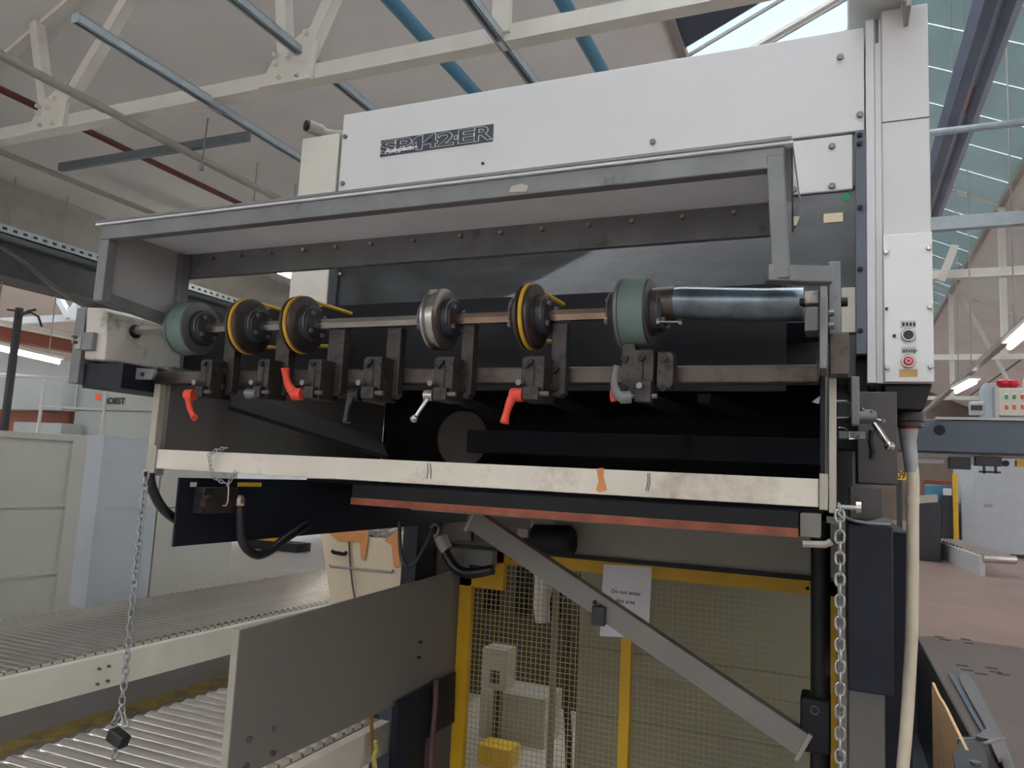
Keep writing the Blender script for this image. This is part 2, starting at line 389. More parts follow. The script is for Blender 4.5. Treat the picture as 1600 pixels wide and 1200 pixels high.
runx('ceiling_pipe', 'blue pipe left of the vertical truss post', 'pipe', -.886, 3.75, 2, 40, 'blue', r=.062, group='blue pipes')
runx('ceiling_pipe', 'blue pipe right of the vertical truss post', 'pipe', -.535, 3.75, 2, 40, 'blue', r=.062, group='blue pipes')
a = PZ(95, 262, 3.062); b = PZ(392, 212, 3.062)
tag(MB().bar((a.x, (a.y+b.y)/2, 3.062), (b.x-.03, (a.y+b.y)/2, 3.062), .05, .085).build('cross_strut', mat('dark_galvanised', (112, 120, 124), .5, .2, var=.1)), 'dark grey steel strut hung crosswise under the left ceiling pipes', 'strut')
a = PZ(325, 185, 3.01); b = Vector((a.x-.02, a.y, 2.55))
h = thing('hanger_rod', 'threaded rod dropping from the bare strut to the fat pipe', 'rod', a)
MB().cyl(a, b, .008, n=8).build('rod', 'plate', h); MB().cyl((b.x, b.y, b.z-.02), (b.x, b.y, b.z+.02), .02, n=6).build('nut', 'plate', h)
# cable tray along the left valley
a = Vector((-8.7, 2, 2.43)); t = thing('cable_tray', 'perforated cable tray along the dark valley beam at left', 'cable tray', (-8.7, 4, 2.42))
mb = MB(); mb.box(-8.72, -8.69, 2, 30, 2.42, 2.52); mb.box(-9.1, -8.69, 2, 30, 2.42, 2.43); mb.build('tray', 'galv', t)
s_ = MB()
for i in range(110): s_.box(-8.689, -8.685, 3.2+i*.12, 3.25+i*.12, 2.46, 2.49)
s_.build('slot_row', 'dark', t)
tag(MB().box(-9.3, -8.95, 2, 34, 2.0, 2.38).build('valley_beam', 'dark'), 'dark steel beam below the perforated cable tray at left', 'beam')

# fluorescent lights
def lamp(label, pa, pb, y=None, z=None, x=None, r=.02, w_=.07, hang=1):
    fn = (lambda p: PY(*p, y)) if y else ((lambda p: PZ(*p, z)) if z else (lambda p: PX(*p, x)))
    a, b = fn(pa), fn(pb)
    t = thing('fluorescent_light', label, 'ceiling light', (a+b)/2, 'fluorescent lights')
    up = Vector((0, 0, r+.03))
    MB().bar(a+up, b+up, w_, .04, ext=.03).build('housing', 'white', t)
    MB().tube([a, b], r, 10).build('tube', 'tube', t)
    for q_ in (.15, .85):
        c = a.lerp(b, q_)+up; top = (roofz(c.x) if c.x > -9.6 else 3.18+.46*(-9.6-c.x))+.03
        if hang: MB().cyl(c, (c.x, c.y, hang if hang > 1 else top), .008, n=6).build('hanger', 'pipe', t)
    return t
lamp('lit fluorescent tube seen through the open hood beside the cream post', (374, 398), (462, 434), x=-7.5, r=.042, w_=.16)
lamp('long lit fluorescent tube at the far left edge beneath the rust brown beam', (-30, 538), (92, 566), x=-9.3, r=.026, w_=.1)
lamp('lit fluorescent tube above the far machine lettering', (143, 600), (208, 608), y=8.2, r=.022, w_=.07)
lamp('short lit fluorescent tube low between the grey partition and blue cabinet', (130, 704), (160, 706), y=10.5, r=.045, w_=.1)
lamp('lit fluorescent light on the sloping rail right of the control column', (1494, 612), (1523, 597), z=1.5, r=.03, w_=.14)
lamp('lit fluorescent light cut by the right edge of the view', (1578, 542), (1640, 490), z=1.5, r=.03, w_=.14)
# ============================================================ THE PRESS
M = thing('die_cutting_machine', 'large pale grey press with open black feeder, roller shaft and nameplate on its top panel', 'machine', (-.8, 2.4, FL))
# ---- upper cladding
tp = MB().box(-1.684, .07, 2.2, 2.225, .987, 1.29).build('top_panel', 'panel', M, .003)
def screws(lst, y, par, r=.008, m='plate', d=.008):
    for px, py in lst:
        p = PY(px, py, y)
        MB().cyl((p.x, y-d, p.z), (p.x, y, p.z), r, n=10).build('screw', m, par, .0015)
screws(((1313, 90), (1344, 180), (1020, 222), (540, 214), (536, 287)), 2.2, tp, .009)
screws(((755, 256),), 2.2, tp, .005, 'dark')
MB().box(-1.68, .068, 2.23, 3.6, .84, 1.285).build('upper_housing', 'panel', M)
lp = MB().box(-1.684, .040, 2.203, 2.225, .822, .981).build('lower_panel', 'panel', M, .003)
screws(((1300, 229), (1300, 291)), 2.203, lp, .009)
# nameplate
a = PY(595, 233, 2.2); b = PY(771, 207, 2.2)
z0, z1 = PY(683, 233, 2.2).z, PY(683, 207, 2.2).z
npl = MB().box(a.x, b.x, 2.197, 2.2, z0, z1).build('nameplate', 'logo', M, .001)
hh = z1-z0; ww = b.x-a.x
def text_fit(name, body, m, parent, x0, x1, z0_, z1_, y, grow=0, depth=.0005, shear=0):
    cu = bpy.data.curves.new(name, 'FONT'); cu.body = body; cu.size = 1; cu.resolution_u = 4; cu.shear = shear
    t = bpy.data.objects.new(name, cu); C.objects.link(t)
    def mesh():
        bpy.context.view_layer.update(); return bpy.data.meshes.new_from_object(t.evaluated_get(bpy.context.evaluated_depsgraph_get()))
    me = mesh(); xs = [v.co.x for v in me.vertices]; ys = [v.co.y for v in me.vertices]; bpy.data.meshes.remove(me)
    kx, kz = (x1-x0)/(max(xs)-min(xs)), (z1_-z0_)/(max(ys)-min(ys)); ox, oz = min(xs), min(ys)
    cu.offset = grow/((kx+kz)/2); cu.extrude = .01
    me = mesh(); bpy.data.objects.remove(t); bm = bmesh.new(); bm.from_mesh(me); bpy.data.meshes.remove(me)
    for v in bm.verts:
        c = v.co.copy(); v.co = (x0+(c.x-ox)*kx, y-(depth if c.z > 0 else 0), z0_+(c.y-oz)*kz)
    mb = MB(); mb.bm.free(); mb.bm = bm
    return mb.build(name, m, parent)
for ch, f0, f1 in (('S', .012, .14), ('P', .15, .285), ('1', .305, .385), ('4', .392, .52), ('2', .53, .66), ('E', .712, .838), ('R', .85, .985)):
    if ch == '1':
        for nm_, m_, e_, y_ in (('lettering_outline', 'inkwhite', .0030, 2.197), ('lettering', 'logo', .0012, 2.1964)):
            w0, h0 = ww*(f1-f0), hh*.77; xo, zo = a.x+ww*f0, z0+hh*.13
            P1 = [(.42*w0-e_, -e_), (w0+e_, -e_), (w0+e_, h0+e_), (.55*w0-e_*.3, h0+e_), (-e_, .70*h0+e_*.4), (-e_, .46*h0-e_*1.4), (.42*w0-e_, .66*h0-e_*1.2)]
            MB().prism([(xo+u_, y_, zo+v_) for u_, v_ in P1], (0, -.0005, 0)).build(nm_, m_, npl)
        continue
    text_fit('lettering_outline', ch, 'inkwhite', npl, a.x+ww*f0, a.x+ww*f1, z0+hh*.13, z0+hh*.9, 2.197, .0030)
    text_fit('lettering', ch, 'logo', npl, a.x+ww*f0, a.x+ww*f1, z0+hh*.13, z0+hh*.9, 2.1964, .0012)
for e, m, yy in ((.0012, 'inkwhite', 2.1966), (-.0009, 'logo', 2.1961)):
    MB().box(a.x+ww*.67-e, a.x+ww*.70+e, yy-.0004, yy+.0004, z0+hh*.42-e, z0+hh*.60+e).build('lettering', m, npl)
text_fit('small_lettering', 'Autoplatine', 'inkwhite', npl, a.x+ww*.05, a.x+ww*.345, z0+hh*.10, z0+hh*.40, 2.1955, .0012, shear=.1)
# left post with cable elbow
lpst = MB().box(-1.868, -1.698, 2.2, 3.4, .2, 1.222).build('side_panel', 'post', M, .004)
el = MB().tube([(-1.822, 2.17, 1.252), (-1.80, 2.22, 1.252), (-1.785, 2.23, 1.245), (-1.75, 2.25, 1.243), (-1.66, 2.29, 1.24)], [.025, .025, .019, .019, .017], 14).build('cable_elbow', 'pipe', lpst)
MB().tube([(-1.826, 2.162, 1.252), (-1.823, 2.168, 1.252)], [.020, .020], 14).build('elbow_mouth', 'black', lpst)
# window
MB().box(-1.695, -1.66, 2.205, 2.23, .2, .82).build('window_edge', 'dark', M)
pane = MB().box(-1.66, .046, 2.214, 2.22, .30, .822).build('window_pane', 'perspex', M)
for i in range(4):
    p = PY(532, 395+i*33, 2.205); 
    if i < 2: MB().cyl((p.x, 2.2, p.z), (p.x, 2.206, p.z), .006, n=8).build('screw', 'steel', pane)
p = PY(836, 363, 2.21); MB().cyl((p.x, 2.205, p.z), (p.x, 2.214, p.z), .007, n=6).build('screw', 'steel', pane)
p = PY(1322, 307, 2.21); MB().cyl((p.x, 2.211, p.z), (p.x, 2.214, p.z), .011, n=20).build('green_dot_sticker', 'green', pane)
pbox(1287, 333, 1317, 347, 2.211, .003).build('beige_sticker', mat('beige_sticker', (206, 194, 160), .5, var=.03), pane)
fs = MB().box(.046, .073, 2.195, 2.24, .36, .985).build('window_jamb', 'slate', M, .002)
screws(((1343, 212), (1343, 225), (1344, 325), (1344, 421), (1344, 517)), 2.195, fs, .007, 'black')
# parts behind the pane, plus its reflections built as pale bars
MB().box(-1.66, .05, 3.05, 3.07, -.1, .85).build('inner_panel', 'dark', M)
im = MB().cyl((-1.5, 2.75, .72), (0, 2.75, .72), .05).build('inner_roller', 'rail', M)
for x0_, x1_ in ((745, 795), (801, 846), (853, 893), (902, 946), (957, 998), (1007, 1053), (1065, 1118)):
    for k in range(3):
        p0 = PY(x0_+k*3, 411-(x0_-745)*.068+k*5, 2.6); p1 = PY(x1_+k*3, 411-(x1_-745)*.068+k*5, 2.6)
        MB().bar(p0, p1, .02, .003).build('inner_strip', 'pipe', M)  # dashes of reflection in the pane, shaped as pale strips
MB().bar(PY(945, 434, 2.6), PY(1125, 422, 2.6), .02, .005).build('reflection_line', 'white', M)  # long bright reflection, shaped as a white bar
pp = MB().cyl((-1.42, 2.55, .47), (-1.30, 2.55, .47), .12, n=28).build('inner_drum', 'rail', M)
MB().box(.0, .05, 2.24, 2.3, .36, .62).build('inner_bracket', 'flange', M)
MB().box(.01, .046, 2.2, 2.213, .42, .545).build('pale_bracket', 'flange', M, .002)
# control column
col = MB().box(.113, .228, 2.2, 2.75, .283, 1.33).build('control_column', 'panel', M, .004)
MB().prism([(.113, 2.1985, 1.0), (.228, 2.1985, 1.0), (.228, 2.1985, 1.0025), (.113, 2.1985, 1.0025)], (0, .003, 0)).build('panel_joint', 'dark', col)
cs = MB().box(.073, .095, 2.2, 2.7, .283, 1.31).box(.095, .113, 2.207, 2.7, .283, 1.31).build('column_edge_strip', 'panel', M, .002)
MB().box(.098, .107, 2.205, 2.2075, 1.24, 1.31).build('slot_opening', 'slate', cs)
MB().box(.03, .165, 2.1, 2.45, 1.335, 1.55).build('column_cap', 'panel', M, .003)
MB().prism([(.165, 2.1, 1.45), (.185, 2.1, 1.45), (.180, 2.1, 1.27), (.168, 2.1, 1.27)], (0, .1, 0)).build('cap_bracket', 'pipe', M, .002)
cp = MB().box(.114, .2285, 2.192, 2.2, .285, .682).build('control_panel', 'panelB', M, .002)
screws(((1384, 394), (1451, 388), (1453, 480), (1386, 575), (1454, 573)), 2.192, cp, .0065, 'steel')
screws(((1385, 483), (1397, 525)), 2.192, cp, .004, 'dark')
def button(px, py, capm, mark):
    p = PY(px, py, 2.192); t = []
    MB().lathe_x(0, 0, 0, [(0, .0165), (.004, .0165), (.006, .014), (.006, .0118)], 28)
    b = MB(); n = 28
    prof = [(0, .0175), (.006, .0175), (.009, .0155), (.009, .012), (.004, .012)]
    rings = [[b.bm.verts.new((p.x+r*math.cos(2*math.pi*k/n), 2.192-d, p.z+r*math.sin(2*math.pi*k/n))) for k in range(n)] for d, r in prof]
    for A, B in zip(rings, rings[1:]):
        for k in range(n): b.bm.faces.new((A[k], A[(k+1) % n], B[(k+1) % n], B[k]))
    b.bm.faces.new(rings[-1])
    b.build('button_ring', 'steel', cp)
    tag(MB().tube([(p.x, 2.192, p.z), (p.x, 2.182, p.z), (p.x, 2.179, p.z)], [.0122, .0122, .0105], 24).build('push_button', capm, cp), 'red stop push button' if mark else 'black push button')
    if mark:
        MB().tube([(p.x+.0055*math.cos(a), 2.1788, p.z+.0055*math.sin(a)) for a in [i*math.pi/10 for i in range(20)]], .0011, 6, True).build('circle_mark', 'inkwhite', cp)
button(1419, 524, 'blackplastic', 0)
button(1419, 565, mat('red_button', (200, 36, 50), .35, var=.03), 1)
pbox(1407, 501, 1431, 513, 2.1912, .001).build('label_plate', 'label', cp)
pbox(1408, 542, 1431, 553, 2.1912, .001).build('label_plate', 'label', cp)
for i in range(4): pbox(1410+i*5.6, 504, 1413.5+i*5.6, 509.5, 2.1907, .0005).build('label_mark', 'ink', cp)
p = PY(1410, 550.5, 2.191); text('label_lettering', 'stop', 'ink', cp, p.x, 2.191, p.z, .0155, 1.25, .0002, .0003)
pbox(1405, 577, 1434, 589, 2.1912, .001).build('tape_patch', 'tape', cp)
# ---- hood
hf = MB()
hf.box(-1.574, -.075, 1.19, 1.215, .490, .524)
hf.box(-1.574, -1.545, 1.19, 1.215, .345, .49)
hf.bar((-.088, 1.2025, .5), (-.080, 1.215, .33), .026, .026, (0, 1, 0), .012)
hf.bar((-1.56, 1.2, .356), (-1.575, 1.52, .335), .026, .026)
hf.bar((-.09, 1.215, .327), (-.020, 1.24, .327), .026, .026, ext=.012)
hf.box(-1.574, -1.55, 1.41, 1.44, .33, .52)
hfo = hf.build('hood_frame', 'hood', M, .002)
MB().box(-1.585, -.062, 1.184, 1.44, .5245, .529).build('hood_sheet', 'hoodsheet', M)
MB().box(-1.58, -.064, 1.18, 1.184, .529, .534).build('hood_lip', 'hood', M)
MB().box(-1.572, -1.568, 1.215, 1.44, .345, .524).build('hood_side_sheet', mat('grey_side_sheet', (160, 161, 160), .5, var=.08, scale=4), M)
MB().prism([(-.066, 1.2, .524), (-.066, 1.43, .524), (-.066, 1.43, .49), (-.066, 1.24, .40)], (.003, 0, 0)).build('hood_side_sheet', 'perspex', M)
rb = MB().box(-1.57, -.10, 1.435, 1.45, .462, .5245).build('hood_rear_bar', 'hood', M)
for px, py in ((289, 391), (334, 387), (379, 383), (425, 378), (477, 373), (527, 368), (582, 362), (648, 357), (721, 349), (784, 344), (848, 338), (921, 331), (988, 325), (1067, 317), (1147, 308)):
    p = PY(px, py, 1.43); MB().cyl((p.x, 1.423, .5085), (p.x, 1.435, .5085), .0045, n=8).build('bolt', 'steel', rb)
p = PY(810, 295, 1.19); MB().prism([(p.x-.017, 1.189, .497), (p.x+.016, 1.189, .495), (p.x+.02, 1.189, .505), (p.x+.004, 1.189, .511), (p.x-.014, 1.189, .507)], (0, .0012, 0)).build('paint_chip', 'flange', hfo)
# ---- shaft and its drive box
YS, ZS = 1.42, .3215
SZ = lambda x: .324+(.3205-.324)*(x+1.73)/1.25
sh = MB(); sh.tube([(-1.71, YS, .3235), (-.79, YS, .3215)], .0125, 6); sh.build('shaft', 'steel', M)
sh = MB(); sh.tube([(-.79, YS, .3215), (-.58, YS, .321)], .0125, 6); tag(sh.build('shaft', 'brass', M), 'rust tinted length of shaft')
sh = MB(); sh.tube([(-.58, YS, .321), (-.06, YS, .320)], .0125, 6); sh.build('shaft', 'brass', M)
gb = MB()
gb.prism([(-1.785, 1.335, .372), (-1.716, 1.335, .367), (-1.707, 1.335, .36), (-1.697, 1.335, .234), (-1.705, 1.335, .231), (-1.772, 1.335, .236)], (0, .24, 0))
gbo = gb.build('drive_box', 'box', M, .004)
MB().cyl((-1.72, YS, .322), (-1.700, YS, .322), .018, n=14).build('shaft_hole', 'black', gbo)
MB().box(-1.835, -1.80, 1.345, 1.7, .175, .375).build('drive_box_plate', 'hood', M, .002)
MB().box(-1.80, -1.66, 1.36, 1.60, .165, .228).build('drive_box_recess', 'navy', M)
MB().prism([PY(x_, y_, 1.40) for x_, y_ in ((212, 575), (240, 576), (241, 582), (235, 593), (210, 593))], (0, .012, 0)).build('bracket_tab', 'hood', M, .002)
MB().tube([PY(223, 585, 1.397), PY(223, 585, 1.402)], .006, 12).build('tab_hole', 'black', M)
lb = pbox(128, 519, 144, 547, 1.322, .02).build('hinge_block', 'hood', M, .002)
for py in (527, 535): 
    p = PY(119.5, py, 1.33); MB().cyl((p.x, 1.318, p.z), (p.x, 1.33, p.z), .0045, n=8).build('bolt', 'plate', lb)
pbox(117, 527, 126, 545, 1.335, .01).build('hinge_leaf', 'flange', M, .001)
# ---- rail
rl = MB().box(-1.656, -.03, 1.45, 1.485, .187, .2205).build('cross_rail', 'rail', M, .003)
# back plate behind the shaft
MB().box(-1.72, -.095, 1.605, 1.611, .19, .412).build('back_plate', 'black', M)
MB().prism([(-.30, 1.552, .395), (-.10, 1.552, .40), (-.10, 1.552, .37), (-.13, 1.552, .355), (-.16, 1.552, .37)], (0, .012, 0)).build('plate_bracket', 'black', M)
# ---- rollers
def roller(pxc, kind):
    xr = PY(pxc, 505, YS).x; c = (YS, SZ(xr))
    w_ = .062 if kind == 'tyre' else .034
    xl = xr-w_; cx = (xr+xl)/2
    hw = w_/2
    if kind == 'tyre': prof = [(-hw, .03), (-hw, .064), (-hw+.004, .068), (-hw+.009, .068), (-hw+.011, .062), (hw-.003, .062), (hw-.001, .064), (hw, .062), (hw, .03)]
    else: prof = [(-hw, .03), (-hw, .062), (-hw+.003, .067), (-.009, .067), (-.006, .060), (.006, .060), (.009, .067), (hw-.003, .067), (hw, .062), (hw, .03)]
    R = MB().lathe_x(cx, c[0], c[1], prof).build('drive_roller', {'steel': 'steel', 'tyre': 'plate', 'belt': 'rail'}[kind], M)
    if kind == 'tyre':
        tag(MB().lathe_x(cx+.003, c[0], c[1], [(-.024, .060), (-.024, .0655), (-.022, .0665), (.022, .0665), (.024, .0655), (.024, .060)], 48).build('tyre', 'tyre', R), 'grey green rubber tyre')
    if kind == 'belt':
        p = arc((cx, c[0], c[1]), .0645, math.pi*1.78, math.pi*.45, 30)
        pts = p+[Vector((cx+.004, 1.75, .392)), Vector((cx+.008, 2.0, .39))]+arc((cx+.008, 2.05, .365), .025, math.pi*.5, -math.pi*.5, 8)+[Vector((cx+.004, 1.75, .322))]
        tag(MB().tube(pts, .0046, 8, True).build('drive_belt', 'belt', R), 'yellow drive belt')
    for s in (1, -1):
        xs = xr if s > 0 else xl
        MB().lathe_x(xs, c[0], c[1], [(0, .045), (s*.004, .045), (s*.005, .040), (s*.022, .038), (s*.024, .036), (s*.024, .02)] if s > 0 else [(0, .045), (-.004, .045), (-.016, .038), (-.018, .02)], 32).build('hub', 'dark', R)
        pts = arc((xs+s*.017, c[0], c[1]), .0415, math.radians(15), math.radians(200), 16)
        MB().tube(pts, .0016, 6).build('retaining_clip', 'plate', R)
        for k in range(4):
            a = math.radians(40+90*k); yy, zz = c[0]+.030*math.cos(a), c[1]+.030*math.sin(a)
            x1 = xs+s*(.024 if s > 0 else .018)
            MB().cyl((x1, yy, zz), (x1+s*.007, yy, zz), .0052, n=10).build('bolt', 'plate', R, .001)
    return R
for pxc, k in ((316, 'tyre'), (398, 'belt'), (482, 'belt'), (699, 'steel'), (842, 'belt'), (1018, 'tyre')): roller(pxc, k)
# taped tube round the shaft end
tb = MB().tube([(-.325, YS, .335), (-.27, YS, .336), (-.2, YS, .331), (-.12, YS, .326), (-.055, YS, .325)], [.030, .031, .031, .0305, .0305], 24).build('taped_tube', 'foil', M)
MB().tube([(-.328, YS, .335), (-.283, YS, .336)], .0325, 20).build('tube_collar', 'rail', tb)
th = MB(); a = PY(1026, 502, 1.375); b = PY(1066, 503, 1.375)
th.cyl(a, b, .0022, n=8); th.cyl(a, a+Vector((.006, 0, 0)), .006, n=6); th.cyl(b-Vector((.006, 0, 0)), b, .006, n=6); th.build('adjusting_bolt', 'steel', M)
# ---- hangers and clamp brackets
def hanger(px0, px1, y0, y1):
    a = PY(px0, y1, 1.425); x0, x1 = a.x, PY(px1, y1, 1.425).x; z0 = a.z; z1 = PY(px0, y0, 1.425).z; cc = .008
    h = MB().prism([(x0, 1.425, z0+cc), (x0+cc, 1.425, z0), (x1-cc, 1.425, z0), (x1, 1.425, z0+cc), (x1, 1.425, z1), (x0, 1.425, z1)], (0, .025, 0)).build('hanger_plate', 'bracket', M, .002)
    xm = (x0+x1)/2-.004
    for z in (z0+.018, z0+.056):
        MB().tube([(xm, 1.425, z), (xm, 1.413, z), (xm, 1.412, z)], [.0075, .0075, .0065], 14).build('bolt', 'bracket', h)
        MB().cyl((xm, 1.4115, z), (xm, 1.413, z), .0035, n=6).build('bolt_socket', 'black', h)
    return h
for a in ((343, 360, 520, 616), (424, 446, 505, 618), (506, 531, 505, 618), (598, 620, 512, 622), (716, 735, 505, 622), (858, 882, 505, 620)): hanger(*a)
def clamp(px0, px1, y0, y1, lever=None, wide=False):
    yf = 1.375
    pc = PY((px0+px1)/2, (y0+y1)/2, yf); x0, x1 = PY(px0, y1, yf).x, PY(px1, y1, yf).x; z0, z1 = PY(px0, y1, yf).z, PY(px0, y0, yf).z
    k = MB().prism([(x0, yf, z0), (x1, yf, z0), (x1, yf, z1), (x0+.006, yf, z1), (x0, yf, z1-.006)], (0, .07, 0)).build('clamp_bracket', 'bracket', M, .002)
    xm = x0+(x1-x0)*.58
    MB().box(xm-.0018, xm+.0018, yf-.0006, yf, z0, z0+(z1-z0)*.78).build('slot', 'black', k)
    for xx, zz, r in ((x0+(x1-x0)*.42, z1-.012, .0062),) + (((x0+.012, z1-.02, .0062),) if wide else ()):
        MB().tube([(xx, yf, zz), (xx, yf-.009, zz)], [r, r], 12).build('bolt', 'bracket', k, .001)
        MB().cyl((xx, yf-.0095, zz), (xx, yf-.009, zz), r*.5, n=6).build('bolt_socket', 'black', k)
    # clamp nose and its screw
    MB().box(x0+(x1-x0)*.25, x1-.003, yf-.02, yf, z0, z0+.026).build('clamp_nose', 'bracket', k, .002)
    MB().tube([(x0+.004, yf-.022, z0+.034), (x0+.004, yf-.004, z0+.034)], [.0065, .0065], 12).build('bolt', 'plate', k, .001)
    MB().cyl((x0-.012, yf-.01, z0+.013), (x1+.016, yf-.01, z0+.013), .0048, n=10).build('clamp_screw', 'plate', k)
    if lever:
        kind, m, hub, mid, tip, r0, r1 = lever
        y2 = yf-.012
        H_, Mi, T_ = PY(*hub, y2), PY(*mid, y2-.012), PY(*tip, y2-.02)
        l = MB()
        if kind == 'paddle':
            l.tube([H_+Vector((.018, 0, 0)), H_+Vector((-.006, 0, 0)), H_+Vector((-.009, 0, 0))], [.0135, .0135, .010], 16)
            q = []
            for i in range(9):
                t = i/8; q.append(H_.lerp(Mi, t) .lerp(Mi.lerp(T_, t), t))
            l.tube(q, [.0115-.0045*abs(i)/6 if i < 6 else .0072+.0012*(i-6) for i in range(9)], 12, flat=(.8, 1.0))
        elif kind == 'ball':
            l.tube([H_+Vector((.012, 0, 0)), H_+Vector((-.008, 0, 0))], [.012, .012], 14)
            l.tube([H_, Mi, T_], [.006, .0045, .0038], 10); l.ball(T_, .0085)
        else:
            l.tube([H_+Vector((.014, 0, 0)), H_+Vector((-.014, 0, 0))], [.0105, .0125], 14)
        tag(l.build('clamp_lever', m, k), {'red': 'red clamp lever', 'blackplastic': 'black clamp lever', 'steel': 'chrome ball clamp lever', 'plate': 'knurled clamp knob', 'hood': 'grey clamp lever'}.get(m))
    return k
clamp(309, 326, 561, 621, ('paddle', 'red', (295, 617), (293, 637), (304, 653), 0, 0))
clamp(398, 416, 561, 622, ('knob', 'plate', (394, 615), (0, 0), (0, 0), 0, 0))
clamp(477, 498, 561, 623, ('paddle', 'red', (462, 616), (446, 604), (446, 575), 0, 0))
clamp(564, 592, 557, 624, ('paddle', 'blackplastic', (552, 617), (543, 630), (541, 660), 0, 0), True)
clamp(675, 705, 557, 626, ('ball', 'steel', (670, 618), (662, 632), (647, 654), 0, 0), True)
clamp(812, 848, 556, 626, ('paddle', 'red', (804, 617), (794, 628), (788, 661), 0, 0), True)
# wide double clamp under the right hand tyre
x0, x1 = PY(967, 600, 1.385).x, PY(1017, 600, 1.385).x
bk = MB().prism([(x0, 1.40, .16), (x1, 1.40, .16), (x1, 1.40, .245), (x0+.026, 1.40, .245), (x0+.022, 1.40, .27), (x0, 1.40, .28)], (0, .04, 0)).build('clamp_bracket', 'bracket', M, .002)
b2 = MB().prism([(x1+.004, 1.41, .172), (x1+.03, 1.41, .172), (x1+.036, 1.41, .18), (x1+.036, 1.41, .235), (x1+.03, 1.41, .242), (x1+.004, 1.41, .242)], (0, .04, 0)).build('hanger_plate', 'bracket', M, .002)
for px, py, par, y in ((977, 560, bk, 1.40), (1003, 558, bk, 1.40), (974, 606, bk, 1.40), (1037, 560, b2, 1.41), (1036, 606, b2, 1.41)):
    p = PY(px, py, y); MB().tube([(p.x, y, p.z), (p.x, y-.008, p.z)], [.0072, .0072], 14).build('bolt', 'bracket', par, .001)
    MB().cyl((p.x, y-.0086, p.z), (p.x, y-.008, p.z), .0035, n=6).build('bolt_socket', 'black', par)
xm = PY(1004, 600, 1.40).x
MB().box(xm-.0018, xm+.0018, 1.399, 1.40, .16, .222).build('slot', 'black', bk)
pbox(991, 594, 1017, 628, 1.375, .025).build('clamp_nose', 'bracket', bk, .002)
p = PY(1000, 603, 1.372); MB().cyl((p.x, 1.364, p.z), (p.x, 1.376, p.z), .0065, n=12).build('bolt', 'plate', bk, .001)
MB().cyl(PY(985, 619, 1.385), PY(1027, 619, 1.385), .0048, n=10).build('clamp_screw', 'plate', bk)
H_ = PY(984, 620, 1.37); q = [PY(986, 620, 1.37), PY(972, 621, 1.365), PY(963, 615, 1.36), PY(959.5, 600, 1.355), PY(960, 585, 1.35), PY(963.5, 571, 1.35)]
tag(MB().tube(q, [.012, .012, .0095, .0072, .0068, .0062], 12).build('clamp_lever', 'hood', bk), 'grey clamp lever')
tag(MB().tube([PY(959, 627, 1.43), PY(957, 617, 1.43), PY(956.5, 608, 1.43)], [.006, .006, .004], 8).build('clamp_lever', 'red', bk), 'red clamp lever behind the grey one')
# ---- right end plates
MB().box(PY(1280, 500, 1.34).x, PY(1293, 500, 1.34).x, 1.34, 1.44, PY(1286, 576, 1.34).z, PY(1286, 421, 1.34).z).build('end_plate', 'plate', M, .002)
MB().box(PY(1294, 470, 1.4).x, PY(1314, 470, 1.4).x, 1.40, 1.46, PY(1304, 530, 1.4).z, PY(1304, 408, 1.4).z).build('end_plate', 'hood', M, .002)
pbox(1296, 520, 1327, 585, 1.39, .05).build('end_block', 'rail', M, .002)
pbox(1257, 454, 1280, 474, 1.36, .06).build('shaft_block', 'box', M, .002)
pbox(1257, 479, 1280, 517, 1.36, .06).build('shaft_block', 'plate', M, .002)
pbox(1249, 466, 1257, 474, 1.37, .03).build('set_block', 'black', M)
for px, py in ((1297, 489), (1297, 509)):
    a = PY(px-3, py, 1.37); MB().cyl(a, a+Vector((.009, 0, 0)), .006, n=8).build('bolt', 'plate', M)
a = PY(1314, 472, 1.42); MB().cyl(a, a+Vector((.011, 0, 0)), .0085, n=10).build('bolt', 'black', M)
# ---- feeder cavity
MB().box(-1.626, -1.612, 1.47, 2.5, -.02, .235).build('side_plate', 'side', M)
MB().box(-1.648, -1.626, 1.45, 1.49, -.052, .186).build('side_flange', 'flange', M, .002)
MB().box(-.028, -.020, 1.47, 2.6, -.04, .34).build('side_plate', 'black', M)
MB().box(PY(1295, 700, 1.44).x, PY(1307, 700, 1.44).x, 1.44, 1.48, PY(1301, 802, 1.44).z, PY(1301, 588, 1.44).z).build('side_flange', 'flange', M, .002)
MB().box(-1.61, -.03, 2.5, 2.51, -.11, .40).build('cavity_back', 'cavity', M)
MB().box(-1.61, -.03, 1.95, 2.5, .40, .41).build('cavity_top', 'navy', M)
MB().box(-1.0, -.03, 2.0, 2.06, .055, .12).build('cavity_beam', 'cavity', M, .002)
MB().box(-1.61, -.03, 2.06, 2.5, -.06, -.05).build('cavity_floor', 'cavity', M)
a, b = Vector((-1.55, 1.62, .165)), Vector((-1.25, 1.95, .055))
MB().bar(a, b, .16, .012, (.35, -.2, 1)).build('slanted_guide', mat('dark_guide', (34, 34, 34), .65, var=.1, spec=.1), M, .002)
a, b = PY(256, 608, 1.6), PY(414, 690, 1.85)
MB().bar(a, b, .014, .03, (0, 0, 1)).build('slanted_bar', 'side', M, .002)
MB().cyl((-1.04, 2.05, .095), (-1.04, 2.3, .095), .085, n=28).build('motor_drum', mat('brown_drum', (46, 38, 31), .5, var=.15), M)
for a, b in (((960, 680), (985, 735)), ((700, 665), (690, 690))):
    p, q = PY(*a, 1.9), PY(*b, 1.9)
for px in (1060, 760, 905, 1150):
    p, q = PY(px-50, 622, 1.75), PY(px+40, 655, 2.1)
    MB().bar(p, q, .03, .02).build('feed_arm', 'black', M)
